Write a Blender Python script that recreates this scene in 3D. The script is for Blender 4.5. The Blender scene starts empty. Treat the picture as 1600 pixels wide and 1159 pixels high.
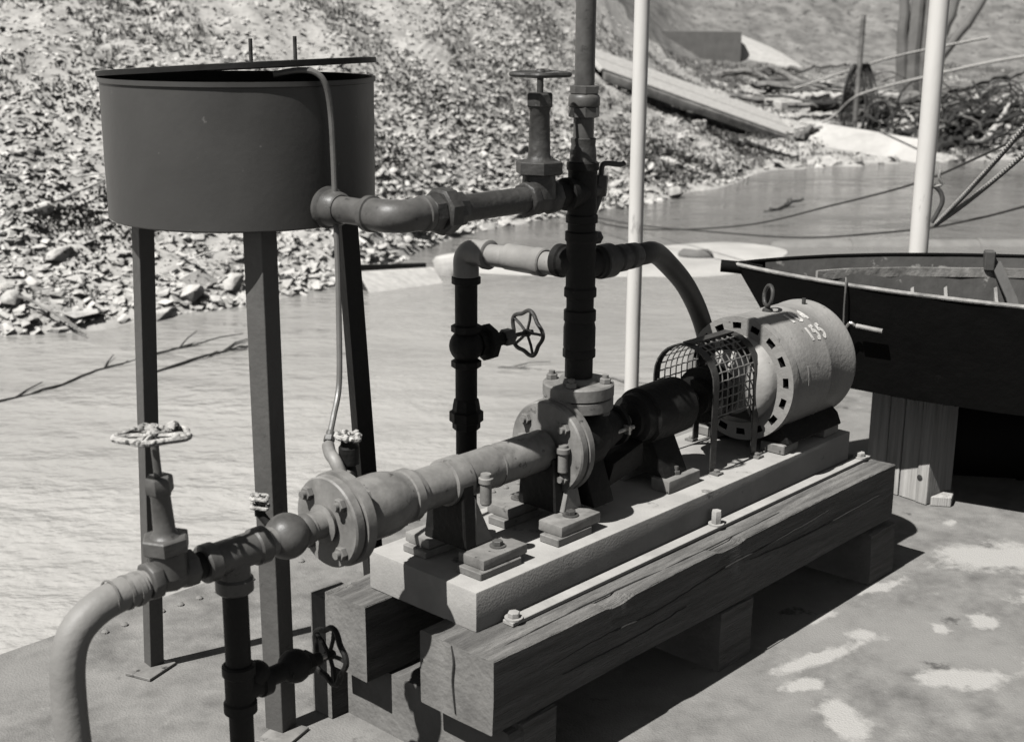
import bpy, bmesh, math, random
import numpy as np
from mathutils import Vector, Matrix, noise
random.seed(7); np.random.seed(7)
SC = bpy.context.scene
COL = SC.collection
rad = math.radians

# ------------------------------------------------------------------ camera
cam_d = bpy.data.cameras.new('camera'); cam = bpy.data.objects.new('camera', cam_d); COL.objects.link(cam)
PIT, ROL = rad(14.85), rad(.42)
right = Vector((1, 0, 0)); down = Vector((0, -math.sin(PIT), -math.cos(PIT))); fwd = Vector((0, math.cos(PIT), -math.sin(PIT)))
cx = right*math.cos(ROL) - down*math.sin(ROL); cy = right*math.sin(ROL) + down*math.cos(ROL)
m = Matrix((cx, -cy, -fwd)).transposed().to_4x4(); m.translation = (0, 0, 1.6)
cam.matrix_world = m
cam_d.sensor_width = 36; cam_d.lens = 2080/1600*36; cam_d.sensor_fit = 'HORIZONTAL'
cam_d.clip_start = .05; cam_d.clip_end = 500
cam_d.dof.use_dof = True; cam_d.dof.focus_distance = 3.5; cam_d.dof.aperture_fstop = 5.0
SC.camera = cam

# ------------------------------------------------------------------ light
SUN_AZ, SUN_EL = rad(226.2), rad(56)
w = bpy.data.worlds.new('World'); SC.world = w; w.use_nodes = True
nt = w.node_tree; bg = nt.nodes['Background']
sky = nt.nodes.new('ShaderNodeTexSky'); sky.sky_type = 'NISHITA'; sky.sun_disc = False
sky.sun_elevation = SUN_EL; sky.sun_rotation = SUN_AZ
hs = nt.nodes.new('ShaderNodeHueSaturation'); hs.inputs['Saturation'].default_value = 0.03
nt.links.new(sky.outputs[0], hs.inputs['Color']); nt.links.new(hs.outputs[0], bg.inputs[0])
sky.air_density = .4; sky.dust_density = .3; sky.ozone_density = 1.0
bg.inputs[1].default_value = .05
sd = bpy.data.lights.new('sun', 'SUN'); sd.energy = 5.0; sd.angle = rad(.53); sd.color = (1, .985, .96)
so = bpy.data.objects.new('sun', sd); COL.objects.link(so)
tr = -Vector((math.sin(SUN_AZ)*math.cos(SUN_EL), math.cos(SUN_AZ)*math.cos(SUN_EL), math.sin(SUN_EL)))
so.rotation_euler = tr.to_track_quat('-Z', 'Y').to_euler()
SC.view_settings.view_transform = 'Standard'; SC.view_settings.look = 'None'
SC.view_settings.exposure = 0.12; SC.view_settings.gamma = 1; SC.view_settings.use_curve_mapping = False

SC.cycles.max_bounces = 6; SC.cycles.diffuse_bounces = 0; SC.cycles.glossy_bounces = 3; SC.cycles.transparent_max_bounces = 8

# ------------------------------------------------------------------ materials (the picture is black and white)
def grey(v): return (v*1.025, v, v*.955, 1)
def mat(name, base, var=.25, scale=12, rough=.55, bump=.15, bscale=None, metal=0, spec=.5, stretch=None,
        spots=None, spot_scale=6, spot_amt=.5, spot_soft=.06, chips=None, chip_scale=30, chip_amt=.62, rvar=.15, coords='Object', detail=6):
    m = bpy.data.materials.new(name); m.use_nodes = True
    n = m.node_tree.nodes; L = m.node_tree.links; b = n['Principled BSDF']
    tc = n.new('ShaderNodeTexCoord'); src = tc.outputs[coords]
    if coords == 'World':
        pass
    if stretch:
        mp = n.new('ShaderNodeMapping'); mp.inputs['Scale'].default_value = stretch
        L.new(src, mp.inputs[0]); src = mp.outputs[0]
    nz = n.new('ShaderNodeTexNoise'); nz.inputs['Scale'].default_value = scale; nz.inputs['Detail'].default_value = detail
    nz.inputs['Roughness'].default_value = .62; L.new(src, nz.inputs['Vector'])
    rp = n.new('ShaderNodeValToRGB'); L.new(nz.outputs['Fac'], rp.inputs[0])
    rp.color_ramp.elements[0].position = .3; rp.color_ramp.elements[1].position = .7
    rp.color_ramp.elements[0].color = grey(base*(1-var)); rp.color_ramp.elements[1].color = grey(base*(1+var))
    colr = rp.outputs[0]
    def layer(colr, val, sc_, amt, soft, seed):
        n2 = n.new('ShaderNodeTexNoise'); n2.inputs['Scale'].default_value = sc_; n2.inputs['Detail'].default_value = 7
        n2.inputs['Roughness'].default_value = .6
        mp2 = n.new('ShaderNodeMapping'); mp2.inputs['Location'].default_value = (seed, seed*.7, seed*1.3); L.new(src, mp2.inputs[0]); L.new(mp2.outputs[0], n2.inputs['Vector'])
        r2 = n.new('ShaderNodeValToRGB'); L.new(n2.outputs['Fac'], r2.inputs[0])
        r2.color_ramp.elements[0].position = amt-soft; r2.color_ramp.elements[1].position = amt+soft
        mx = n.new('ShaderNodeMix'); mx.data_type = 'RGBA'; L.new(r2.outputs[0], mx.inputs[0]); L.new(colr, mx.inputs[6])
        mx.inputs[7].default_value = grey(val); return mx.outputs[2]
    if spots is not None: colr = layer(colr, spots, spot_scale, spot_amt, spot_soft, 3.1)
    if chips is not None: colr = layer(colr, chips, chip_scale, chip_amt, .03, 8.4)
    L.new(colr, b.inputs['Base Color'])
    rr = n.new('ShaderNodeMapRange'); rr.inputs[3].default_value = max(.05, rough-rvar); rr.inputs[4].default_value = min(1, rough+rvar)
    L.new(nz.outputs['Fac'], rr.inputs[0]); L.new(rr.outputs[0], b.inputs['Roughness'])
    b.inputs['Metallic'].default_value = metal; b.inputs['Specular IOR Level'].default_value = spec
    if bump:
        n3 = n.new('ShaderNodeTexNoise'); n3.inputs['Scale'].default_value = bscale or scale*5; n3.inputs['Detail'].default_value = 6
        L.new(src, n3.inputs['Vector'])
        bp = n.new('ShaderNodeBump'); bp.inputs['Strength'].default_value = bump; bp.inputs['Distance'].default_value = .01
        L.new(n3.outputs['Fac'], bp.inputs['Height']); L.new(bp.outputs[0], b.inputs['Normal'])
    return m

M = {}
M['black'] = mat('black_paint_and_shade', .014, .5, 14, .65, .3, 60, spec=.25, chips=.05, chip_scale=40, chip_amt=.72)
M['dark'] = mat('dark_grey_paint', .052, .4, 14, .5, .4, 50, chips=.16, chip_scale=45, chip_amt=.69)
M['midiron'] = mat('grey_pipe_paint', .105, .4, 16, .45, .12, 60, chips=.04, chip_scale=26, chip_amt=.66)
M['iron'] = mat('light_grey_iron', .23, .35, 16, .5, .10, 70, chips=.06, chip_scale=28, chip_amt=.66, spots=.34, spot_scale=9, spot_amt=.6)
M['galv'] = mat('galvanised_pipe', .30, .2, 10, .42, .12, 60, chips=.12, chip_scale=30, chip_amt=.7)
M['tank'] = mat('tank_paint', .072, .22, 4, .5, .05, 60, chips=.22, chip_scale=40, chip_amt=.72, spots=.062, spot_scale=2.2, spot_amt=.58, spot_soft=.2)
M['leg'] = mat('angle_iron_paint', .11, .2, 7, .55, .2, 60, chips=.05, chip_scale=22, chip_amt=.7)
M['legdark'] = mat('leg_shade_and_lid_paint', .018, .3, 7, .6, .2, 60, spec=.3)  # shade of the unlit third leg put into the colour; also used for the lid
M['motor'] = mat('motor_paint', .32, .16, 6, .5, .2, 80, chips=.06, chip_scale=30, chip_amt=.685, spots=.22, spot_scale=4, spot_amt=.58, spot_soft=.12)
M['bell'] = mat('motor_bell_paint', .40, .2, 8, .4, .15, 60, chips=.15, chip_scale=25, chip_amt=.7)
M['white'] = mat('white_pole_paint', .8, .06, 5, .5, .1, 40, chips=.3, chip_scale=9, chip_amt=.7, stretch=(1, 1, .25))
M['letter'] = mat('white_lettering', .66, .15, 60, .7, .1, chips=.34, chip_scale=90, chip_amt=.58)
M['conc'] = mat('concrete', .42, .2, 5, .9, .12, 160, spots=.30, spot_scale=4, spot_amt=.6, spot_soft=.1, chips=.13, chip_scale=9, chip_amt=.655)
M['timber'] = mat('weathered_timber', .19, .5, 5, .9, 1.0, 26, stretch=(.8, 9, 9), spots=.11, spot_scale=1.6, spot_amt=.63, spot_soft=.12, detail=9)
M['endgrain'] = mat('timber_end_grain', .21, .25, 9, .9, .35, 70, spots=.1, spot_scale=5, spot_amt=.66, spot_soft=.08)
M['post'] = mat('pale_plank', .46, .35, 3.5, .85, .6, 16, stretch=(12, 12, .6), chips=.1, chip_scale=6, chip_amt=.7)
M['strip'] = mat('pale_strip', .44, .15, 8, .7, .2, 60, spots=.36, spot_scale=4, spot_amt=.6)
M['deck'] = mat('deck_surface', .22, .34, 11, .9, .35, 170, spots=.27, spot_scale=1.7, spot_amt=.56, spot_soft=.08, chips=.10, chip_scale=7, chip_amt=.68)
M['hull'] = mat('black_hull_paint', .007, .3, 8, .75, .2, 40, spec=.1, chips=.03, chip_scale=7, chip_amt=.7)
M['hullin'] = mat('boat_inside_paint', .085, .3, 6, .65, .2, 40, chips=.3, chip_scale=14, chip_amt=.66)
M['rail'] = mat('worn_rail', .30, .5, 14, .6, .3, 60)
M['rubber'] = mat('black_rubber_and_shade', .013, .3, 12, .6, .15, 80)
M['hose'] = mat('grey_rubber_hose', .27, .15, 8, .55, .15, 60, chips=.14, chip_scale=22, chip_amt=.7)
M['tube'] = mat('thin_grey_tube', .16, .2, 10, .4, .1)
M['rope'] = mat('rope_fibre', .33, .3, 60, .9, .3)
M['wire'] = mat('cable_wire', .055, .3, 40, .7, .2)
M['crust'] = mat('crusted_white_paint', .5, .45, 40, .9, .8, 90, chips=.06, chip_scale=55, chip_amt=.57)
M['mesh'] = mat('mesh_wire', .20, .3, 40, .5, .1)
M['steel'] = mat('bare_steel', .45, .2, 30, .35, .2, metal=.6)
M['rock'] = mat('pale_limestone', .62, .2, 5, .95, .8, 30, spots=.44, spot_scale=3, spot_amt=.58, spot_soft=.12)
M['soil'] = mat('bank_soil', .41, .35, 3.5, 1, 1.0, 14, spots=.50, spot_scale=2.2, spot_amt=.52, spot_soft=.08, chips=.22, chip_scale=9, chip_amt=.6)
M['grass'] = mat('dry_weeds', .19, .4, 3, 1, 0)
M['scrub'] = mat('leafy_scrub', .21, .5, 5, .9, 0)
M['hill'] = mat('grassy_hillside', .19, .45, 2.2, 1, 1.0, 14, spots=.30, spot_scale=1.2, spot_amt=.6, spot_soft=.1, chips=.08, chip_scale=5, chip_amt=.6)
M['wood'] = mat('driftwood', .17, .5, 6, .95, .5, 40, spots=.3, spot_scale=3, spot_amt=.55)
M['darkwood'] = mat('wet_dark_wood', .035, .4, 8, .9, .4, 40)
M['palewood'] = mat('bleached_wood', .55, .2, 5, .9, .4, 40, stretch=(1, 5, 5))
M['pale_matt'] = mat('pale_bar_and_slab', .52, .12, 2.5, .8, .4, 25, spots=.40, spot_scale=1.5, spot_amt=.6, spot_soft=.1)
M['fpipe'] = mat('dull_pipe', .23, .2, 4, .7, .2, 30, chips=.5, chip_scale=8, chip_amt=.72)
M['dull'] = mat('dull_wall', .17, .2, 4, .8, .2)

PATCHES = [(1.93, -.36, .20, .12, 2.3, 1.2), (1.48, -.215, .105, .022, -.3, 2.7), (1.15, -.33, .032, .055, .5, 3.9), (.94, -.315, .15, .03, -.28, 5.1), (1.09, -.62, .13, .05, -.8, 6.4),
           (1.17, -.20, .075, .012, -.05, 7.7), (1.46, -.53, .05, .04, .4, 8.2), (1.33, -.47, .03, .02, .2, 9.6), (.80, -.36, .07, .03, -.4, 10.3), (2.1, -.13, .03, .018, 0, 11.8), (.72, -.52, .10, .05, .9, 12.1), (1.75, -.62, .16, .06, -.9, 13.4), (1.3, -.8, .1, .07, .4, 14.2)]
def water_mat():
    m = bpy.data.materials.new('muddy_water'); m.use_nodes = True
    n = m.node_tree.nodes; L = m.node_tree.links; b = n['Principled BSDF']
    tc = n.new('ShaderNodeTexCoord')
    def nz(scale, stretch, rot, detail=4, rough=.55, dist=0.0):
        mp = n.new('ShaderNodeMapping'); mp.inputs['Scale'].default_value = stretch; mp.inputs['Rotation'].default_value = (0, 0, rot)
        L.new(tc.outputs['Object'], mp.inputs[0])
        t = n.new('ShaderNodeTexNoise'); t.inputs['Scale'].default_value = scale; t.inputs['Detail'].default_value = detail; t.inputs['Roughness'].default_value = rough
        t.inputs['Distortion'].default_value = dist
        L.new(mp.outputs[0], t.inputs['Vector']); return t.outputs['Fac']
    big = nz(.42, (.6, 1.5, 1), rad(20)); mid = nz(2.3, (.85, 1.45, 1), rad(16), 4, .52, .25); fine = nz(11, (.9, 1.25, 1), rad(-8), 3, .5, .2)
    rp = n.new('ShaderNodeValToRGB'); L.new(big, rp.inputs[0])
    rp.color_ramp.elements[0].position = .36; rp.color_ramp.elements[1].position = .62
    rp.color_ramp.elements[0].color = grey(.80); rp.color_ramp.elements[1].color = grey(1.0)
    # base colour is paler near the deck and darker towards the far bank
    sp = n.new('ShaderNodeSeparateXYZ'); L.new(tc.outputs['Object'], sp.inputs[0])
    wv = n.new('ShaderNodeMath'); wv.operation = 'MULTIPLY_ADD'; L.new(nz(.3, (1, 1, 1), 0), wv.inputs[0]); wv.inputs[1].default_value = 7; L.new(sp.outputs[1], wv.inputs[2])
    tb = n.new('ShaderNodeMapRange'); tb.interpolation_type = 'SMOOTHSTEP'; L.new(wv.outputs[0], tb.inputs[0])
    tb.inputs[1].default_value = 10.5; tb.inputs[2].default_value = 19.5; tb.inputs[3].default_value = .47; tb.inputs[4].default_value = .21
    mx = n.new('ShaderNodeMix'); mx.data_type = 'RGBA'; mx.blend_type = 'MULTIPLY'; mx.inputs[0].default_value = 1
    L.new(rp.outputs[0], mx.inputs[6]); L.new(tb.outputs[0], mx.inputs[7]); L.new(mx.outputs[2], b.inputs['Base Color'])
    b.inputs['Roughness'].default_value = .09; b.inputs['Specular IOR Level'].default_value = .5; b.inputs['IOR'].default_value = 1.33
    ad = n.new('ShaderNodeMath'); ad.operation = 'MULTIPLY_ADD'; L.new(fine, ad.inputs[0]); ad.inputs[1].default_value = .28; L.new(mid, ad.inputs[2])
    # calm and ruffled areas
    r2 = n.new('ShaderNodeMapRange'); L.new(big, r2.inputs[0]); r2.inputs[1].default_value = .38; r2.inputs[2].default_value = .6; r2.inputs[3].default_value = .25; r2.inputs[4].default_value = 1
    mu = n.new('ShaderNodeMath'); mu.operation = 'MULTIPLY'; L.new(ad.outputs[0], mu.inputs[0]); L.new(r2.outputs[0], mu.inputs[1])
    bp = n.new('ShaderNodeBump'); bp.inputs['Strength'].default_value = 1; bp.inputs['Distance'].default_value = .075
    L.new(mu.outputs[0], bp.inputs['Height']); L.new(bp.outputs[0], b.inputs['Normal'])
    return m
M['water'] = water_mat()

# ------------------------------------------------------------------ frames and mesh builder
# pump frame: u runs along the shaft from the suction valve to the motor, v across it towards the tank, z up from the deck
RZ = rad(90-42.7); O0 = Vector((-.0741, 2.6656, 0))
FR = {'P': Matrix.Translation(O0) @ Matrix.Rotation(RZ, 4, 'Z'), 'W': Matrix.Identity(4)}
def PW(u, v, z): return FR['P'] @ Vector((u, v, z))
def perp(a):
    a = Vector(a).normalized(); h = Vector((0, 0, 1)) if abs(a.z) < .9 else Vector((1, 0, 0))
    x = a.cross(h).normalized(); return x, a.cross(x).normalized()
def crom(pts, k=6, closed=False):
    P = [Vector(p) for p in pts]; n = len(P); out = []
    if n < 3 and not closed: return P
    for i in range(n if closed else n-1):
        if closed: a, b, c, d = P[i-1], P[i], P[(i+1) % n], P[(i+2) % n]
        else: a, b, c, d = P[max(i-1, 0)], P[i], P[i+1], P[min(i+2, n-1)]
        for j in range(k):
            t = j/k; out.append(.5*((2*b)+(c-a)*t+(2*a-5*b+4*c-d)*t*t+(3*b-a-3*c+d)*t**3))
    if not closed: out.append(P[-1])
    return out
class MB:
    def __init__(s): s.v = []; s.f = []
    def add(s, vs, fs):
        o = len(s.v); s.v += [Vector(p) for p in vs]; s.f += [[i+o for i in f] for f in fs]; return s
    def box(s, lo, hi, rot=0, tilt=None):
        lo, hi = Vector(lo), Vector(hi); c = (lo+hi)/2; vs = []
        for z in (lo.z, hi.z):
            for x, y in ((lo.x, lo.y), (hi.x, lo.y), (hi.x, hi.y), (lo.x, hi.y)): vs.append(Vector((x, y, z)))
        if rot or tilt:
            R = Matrix.Rotation(rot, 3, 'Z')
            if tilt: R = R @ Matrix.Rotation(tilt[0], 3, 'X') @ Matrix.Rotation(tilt[1], 3, 'Y')
            vs = [c+R@(p-c) for p in vs]
        return s.add(vs, [(0, 3, 2, 1), (4, 5, 6, 7), (0, 1, 5, 4), (1, 2, 6, 5), (2, 3, 7, 6), (3, 0, 4, 7)])
    def lathe(s, o, ax, prof, n=32, caps=True, ph=0):
        o = Vector(o); ax = Vector(ax).normalized(); x, y = perp(ax); vs = []; fs = []
        for t, r in prof:
            for i in range(n):
                a = 2*math.pi*i/n+ph; vs.append(o+ax*t+(x*math.cos(a)+y*math.sin(a))*max(r, 1e-5))
        for k in range(len(prof)-1):
            for i in range(n): fs.append((k*n+i, k*n+(i+1) % n, (k+1)*n+(i+1) % n, (k+1)*n+i))
        if caps: fs.append(tuple(range(n-1, -1, -1))); fs.append(tuple((len(prof)-1)*n+i for i in range(n)))
        return s.add(vs, fs)
    def cyl(s, a, b, r, r2=None, n=28, ph=0):
        a, b = Vector(a), Vector(b); return s.lathe(a, b-a, [(0, r), ((b-a).length, r if r2 is None else r2)], n, True, ph)
    def ring(s, o, ax, ri, ro, h, n=32):
        return s.lathe(o, ax, [(0, ri), (0, ro), (h, ro), (h, ri), (0, ri)], n, False)
    def hexn(s, o, ax, r, h, c=.08, ph=0):
        return s.lathe(o, ax, [(0, r*(1-c)), (h*c*1.2, r), (h*(1-c*1.2), r), (h, r*(1-c))], 6, True, ph)
    def tube(s, pts, r, n=8, closed=False, caps=True):
        P = [Vector(p) for p in pts]; m = len(P); rr = r if callable(r) else (lambda t: r); vs = []; fs = []
        T = []
        for i in range(m):
            a = P[i-1] if (i > 0 or closed) else P[i]; b = P[(i+1) % m] if (i < m-1 or closed) else P[i]
            T.append((b-a).normalized())
        x, y = perp(T[0])
        for i in range(m):
            x = (x-T[i]*x.dot(T[i])).normalized(); y = T[i].cross(x)
            for j in range(n):
                a = 2*math.pi*j/n; vs.append(P[i]+(x*math.cos(a)+y*math.sin(a))*rr(i/max(1, m-1)))
        for i in range(m if closed else m-1):
            k = (i+1) % m
            for j in range(n): fs.append((i*n+j, i*n+(j+1) % n, k*n+(j+1) % n, k*n+j))
        if not closed and caps: fs.append(tuple(range(n-1, -1, -1))); fs.append(tuple((m-1)*n+j for j in range(n)))
        return s.add(vs, fs)
    def strap(s, pts, wdir, wd, th):
        """flat band of width wd (along wdir) and thickness th following pts"""
        P = [Vector(p) for p in pts]; wv = Vector(wdir).normalized()*wd/2; vs = []; fs = []; m = len(P)
        for i in range(m):
            t = (P[min(i+1, m-1)]-P[max(i-1, 0)]).normalized(); nn = t.cross(wv).normalized()*th/2
            vs += [P[i]-wv-nn, P[i]+wv-nn, P[i]+wv+nn, P[i]-wv+nn]
        for i in range(m-1):
            for j in range(4): fs.append((i*4+j, i*4+(j+1) % 4, i*4+4+(j+1) % 4, i*4+4+j))
        fs += [(3, 2, 1, 0), tuple((m-1)*4+j for j in range(4))]
        return s.add(vs, fs)
    def prism(s, poly, ext):
        e = Vector(ext); n = len(poly); P = [Vector(p) for p in poly]
        return s.add(P+[p+e for p in P], [tuple(range(n-1, -1, -1)), tuple(range(n, 2*n))]+[(i, (i+1) % n, n+(i+1) % n, n+i) for i in range(n)])
    def sphere(s, c, r, n=20, sq=(1, 1, 1)):
        c = Vector(c); k = n//2; vs = []; fs = []
        for i in range(1, k):
            a = math.pi*i/k
            for j in range(n):
                b = 2*math.pi*j/n; vs.append(c+Vector((math.sin(a)*math.cos(b)*sq[0], math.sin(a)*math.sin(b)*sq[1], math.cos(a)*sq[2]))*r)
        o = len(vs); vs += [c+Vector((0, 0, r*sq[2])), c-Vector((0, 0, r*sq[2]))]
        for i in range(k-2):
            for j in range(n): fs.append((i*n+j, (i+1)*n+j, (i+1)*n+(j+1) % n, i*n+(j+1) % n))
        for j in range(n): fs.append((o, j, (j+1) % n)); fs.append((o+1, (k-2)*n+(j+1) % n, (k-2)*n+j))
        return s.add(vs, fs)
    def rough(s, amp, freq=6, seed=0):
        for p in s.v:
            q = p*freq+Vector((seed, seed*1.7, seed*.3)); d = noise.noise_vector(q); p += Vector(d)*amp
        return s
    def mesh(s, name, off=Vector((0, 0, 0)), bev=0, segs=1, sub=0, sharp=32):
        me = bpy.data.meshes.new(name)
        bm = bmesh.new(); vv = [bm.verts.new(p-off) for p in s.v]
        for f in s.f:
            try: bm.faces.new([vv[i] for i in f])
            except ValueError: pass
        bmesh.ops.remove_doubles(bm, verts=bm.verts, dist=1e-6)
        if sub: bmesh.ops.subdivide_edges(bm, edges=bm.edges, cuts=sub, use_grid_fill=True)
        if bev:
            es = [e for e in bm.edges if len(e.link_faces) == 2 and e.calc_face_angle(0) > .5]
            bmesh.ops.bevel(bm, geom=es, offset=bev, segments=segs, affect='EDGES', profile=.6)
        bmesh.ops.recalc_face_normals(bm, faces=bm.faces)
        for f in bm.faces: f.smooth = True
        bm.to_mesh(me); bm.free()
        me.set_sharp_from_angle(angle=rad(sharp)); return me
def props(o, label=None, cat=None, group=None, kind=None):
    if label: o['label'] = label
    if cat: o['category'] = cat
    if group: o['group'] = group
    if kind: o['kind'] = kind
class T:
    """a thing: an Empty at its base with part meshes under it"""
    def __init__(s, name, label, cat, org, fr='P', group=None, kind=None):
        s.fr = fr; s.org = Vector(org); s.root = bpy.data.objects.new(name, None); COL.objects.link(s.root)
        s.root.empty_display_size = .05
        s.root.location = FR[fr] @ s.org; s.root.rotation_euler = (0, 0, RZ if fr == 'P' else 0); props(s.root, label, cat, group, kind)
    def part(s, name, mb, mt, under=None, label=None, kind=None, **k):
        o = bpy.data.objects.new(name, mb.mesh(name, s.org, **k)); COL.objects.link(o); o.parent = under or s.root
        o.data.materials.append(M[mt]); props(o, label, kind=kind); return o
def single(name, label, cat, org, mb, mt, fr='P', group=None, kind=None, **k):
    o = bpy.data.objects.new(name, mb.mesh(name, Vector(org), **k)); COL.objects.link(o)
    o.location = FR[fr] @ Vector(org); o.rotation_euler = (0, 0, RZ if fr == 'P' else 0)
    o.data.materials.append(M[mt]); props(o, label, cat, group, kind); return o
U, V, Zx = Vector((1, 0, 0)), Vector((0, 1, 0)), Vector((0, 0, 1))
def wheel(t, c, ax, R, r, spokes, mt, scal=.07, ph=0, mt_hub=None, under=None, squash=None):
    """scalloped handwheel: rim, hub and spokes"""
    c = Vector(c); ax = Vector(ax).normalized(); x, y = perp(ax); n = 60
    P = [c+(x*math.cos(a)+y*math.sin(a))*R*(1+scal*math.cos(a*spokes*1.0+ph)) for a in [2*math.pi*i/n for i in range(n)]]
    rim = t.part('handwheel', MB().tube(P, r, 8, True), mt, under)
    t.part('hub', MB().lathe(c-ax*r*1.3, ax, [(0, R*.17), (r*2.2, R*.2), (r*3.2, R*.12)], 14), mt_hub or mt, rim)
    for k in range(spokes):
        a = (2*math.pi*k-ph)/spokes; d = x*math.cos(a)+y*math.sin(a)
        t.part('spoke', MB().tube([c+d*R*.12, c+d*R*.6+ax*r*.4, c+d*R*(1+scal)], r*.72, 6), mt, rim)
    return rim

# ------------------------------------------------------------------ the river bank, water and deck
SH = [(-30, 4), (-12, 7), (-6, 8.6), (-3.5, 9.9), (-2.6, 10.6), (-1.8, 11.5), (-1.3, 12.3), (-.75, 14.5), (.2, 15.9), (1.7, 17.4), (3.1, 19.5), (4.15, 21.7), (6.5, 22.8), (9, 23.6), (16, 24.5), (60, 24)]
SX, SY = [a for a, b in SH], [b for a, b in SH]
def sst(a, b, x): t = min(1, max(0, (x-a)/(b-a))); return t*t*(3-2*t)
XX = np.linspace(-30, 60, 1801)
def blur(sig):
    g = np.exp(-.5*(np.arange(-120, 121)*.05/sig)**2); g /= g.sum()
    return np.convolve(np.pad(np.interp(XX, SX, SY), 120, 'edge'), g, 'valid')
YA, YB = blur(.25), blur(2.0)
def gz(x, y, rough=True):
    ea = y-float(np.interp(x, XX, YA)); eb = y-float(np.interp(x, XX, YB)); tt = sst(.2, 4.5, ea); e = ea*(1-tt)+max(eb, .3*ea)*tt
    if rough: e += .28*noise.noise(Vector((x*1.4, y*.7, 3)))+.12*noise.noise(Vector((x*4, y*2, 7)))
    if e < 0: z = -.75+.35*e
    else:
        z = -.75+(.34-.24*sst(-1, 5, x))*e
        if e > 9: z += sst(9, 24, e)*(e-9)*(.12+.16*sst(1, 9, x))
    if rough:
        a = min(1, max(0, e*1.5+.3))
        z += a*(.10*noise.noise(Vector((x*.9, y*.9, 0)))+.055*noise.noise(Vector((x*2.7, y*2.7, 5)))+.035*noise.noise(Vector((x*6.5, y*6.5, 9))))
    return max(z, -2.2)
def grid_bank():
    xs = np.concatenate([np.linspace(-30, -6, 50), np.linspace(-5.9, 10, 210), np.linspace(10.3, 60, 70)])
    es = np.concatenate([np.linspace(-3, -.4, 5), np.linspace(-.3, 9, 150), np.linspace(9.3, 55, 60)])
    vs = []; nx, ne = len(xs), len(es)
    for x in xs:
        y0 = float(np.interp(x, SX, SY))
        for e in es: vs.append((x, y0+e, gz(x, y0+e)))
    fs = [(i*ne+j, (i+1)*ne+j, (i+1)*ne+j+1, i*ne+j+1) for i in range(nx-1) for j in range(ne-1)]
    me = bpy.data.meshes.new('river_bank'); me.from_pydata(vs, [], fs); me.update()
    for p in me.polygons: p.use_smooth = True
    o = bpy.data.objects.new('river_bank', me); COL.objects.link(o); me.materials.append(M['soil']); me.materials.append(M['hill']); props(o, kind='structure')
    for p in me.polygons:
        c = p.center
        if c.x > .8 and c.y > 31.5+2.5*noise.noise(c*.35)+1.2*noise.noise(c*1.3): p.material_index = 1
grid_bank()
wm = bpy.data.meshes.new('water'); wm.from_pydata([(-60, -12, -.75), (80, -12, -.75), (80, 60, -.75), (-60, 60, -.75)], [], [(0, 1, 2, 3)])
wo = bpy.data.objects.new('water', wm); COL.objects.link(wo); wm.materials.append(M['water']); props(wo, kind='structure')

DZ = -.052      # level of the barge deck
# barge deck: plate, sheer strake and a row of rivets along its edge
UC, VC, FD = -1.909, -1.862, 1.0325
def stain(u, v):
    best = 0
    for cu, cv_, ru, rv_, rot, sd_ in PATCHES:
        du, dv = u-(UC+(cu-UC)*FD), v-(VC+(cv_-VC)*FD); x = (du*math.cos(rot)+dv*math.sin(rot))/ru; y = (-du*math.sin(rot)+dv*math.cos(rot))/rv_
        q = Vector((x*.9, y*.9, sd_)); x += .55*noise.noise(q); y += .55*noise.noise(q+Vector((7, 3, 1)))
        best = max(best, 1.35-math.hypot(x, y))
    return max(0, min(1, best))
def deck_mesh():
    us = np.concatenate([np.linspace(-6, -1.3, 14), np.linspace(-1.2, 2.6, 153), np.linspace(2.7, 9, 18)])
    vv = np.concatenate([np.linspace(-6, -1.5, 12), np.linspace(-1.4, .2, 81), np.linspace(.3, 1.336, 14)])
    vs = []; st = []; nu, nv = len(us), len(vv)
    for u in us:
        for v in vv: vs.append((u, v, DZ)); st.append(stain(u, v))
    fs = [(i*nv+j, (i+1)*nv+j, (i+1)*nv+j+1, i*nv+j+1) for i in range(nu-1) for j in range(nv-1)]
    k = len(vs); a, b, c, d = -6, 9, -6, 1.336
    vs += [(a, c, DZ), (b, c, DZ), (b, d, DZ), (a, d, DZ), (a, c, -1), (b, c, -1), (b, d, -1), (a, d, -1)]; st += [0]*8
    fs += [(k, k+1, k+5, k+4), (k+1, k+2, k+6, k+5), (k+2, k+3, k+7, k+6), (k+3, k, k+4, k+7), (k+4, k+5, k+6, k+7)]
    me = bpy.data.meshes.new('barge_deck'); me.from_pydata(vs, [], fs)
    at = me.attributes.new('stain', 'FLOAT', 'POINT'); at.data.foreach_set('value', st); return me
dk = bpy.data.objects.new('barge_deck', deck_mesh()); COL.objects.link(dk)
dk.location = O0; dk.rotation_euler = (0, 0, RZ); dk.data.materials.append(M['deck']); props(dk, kind='structure')
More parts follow.
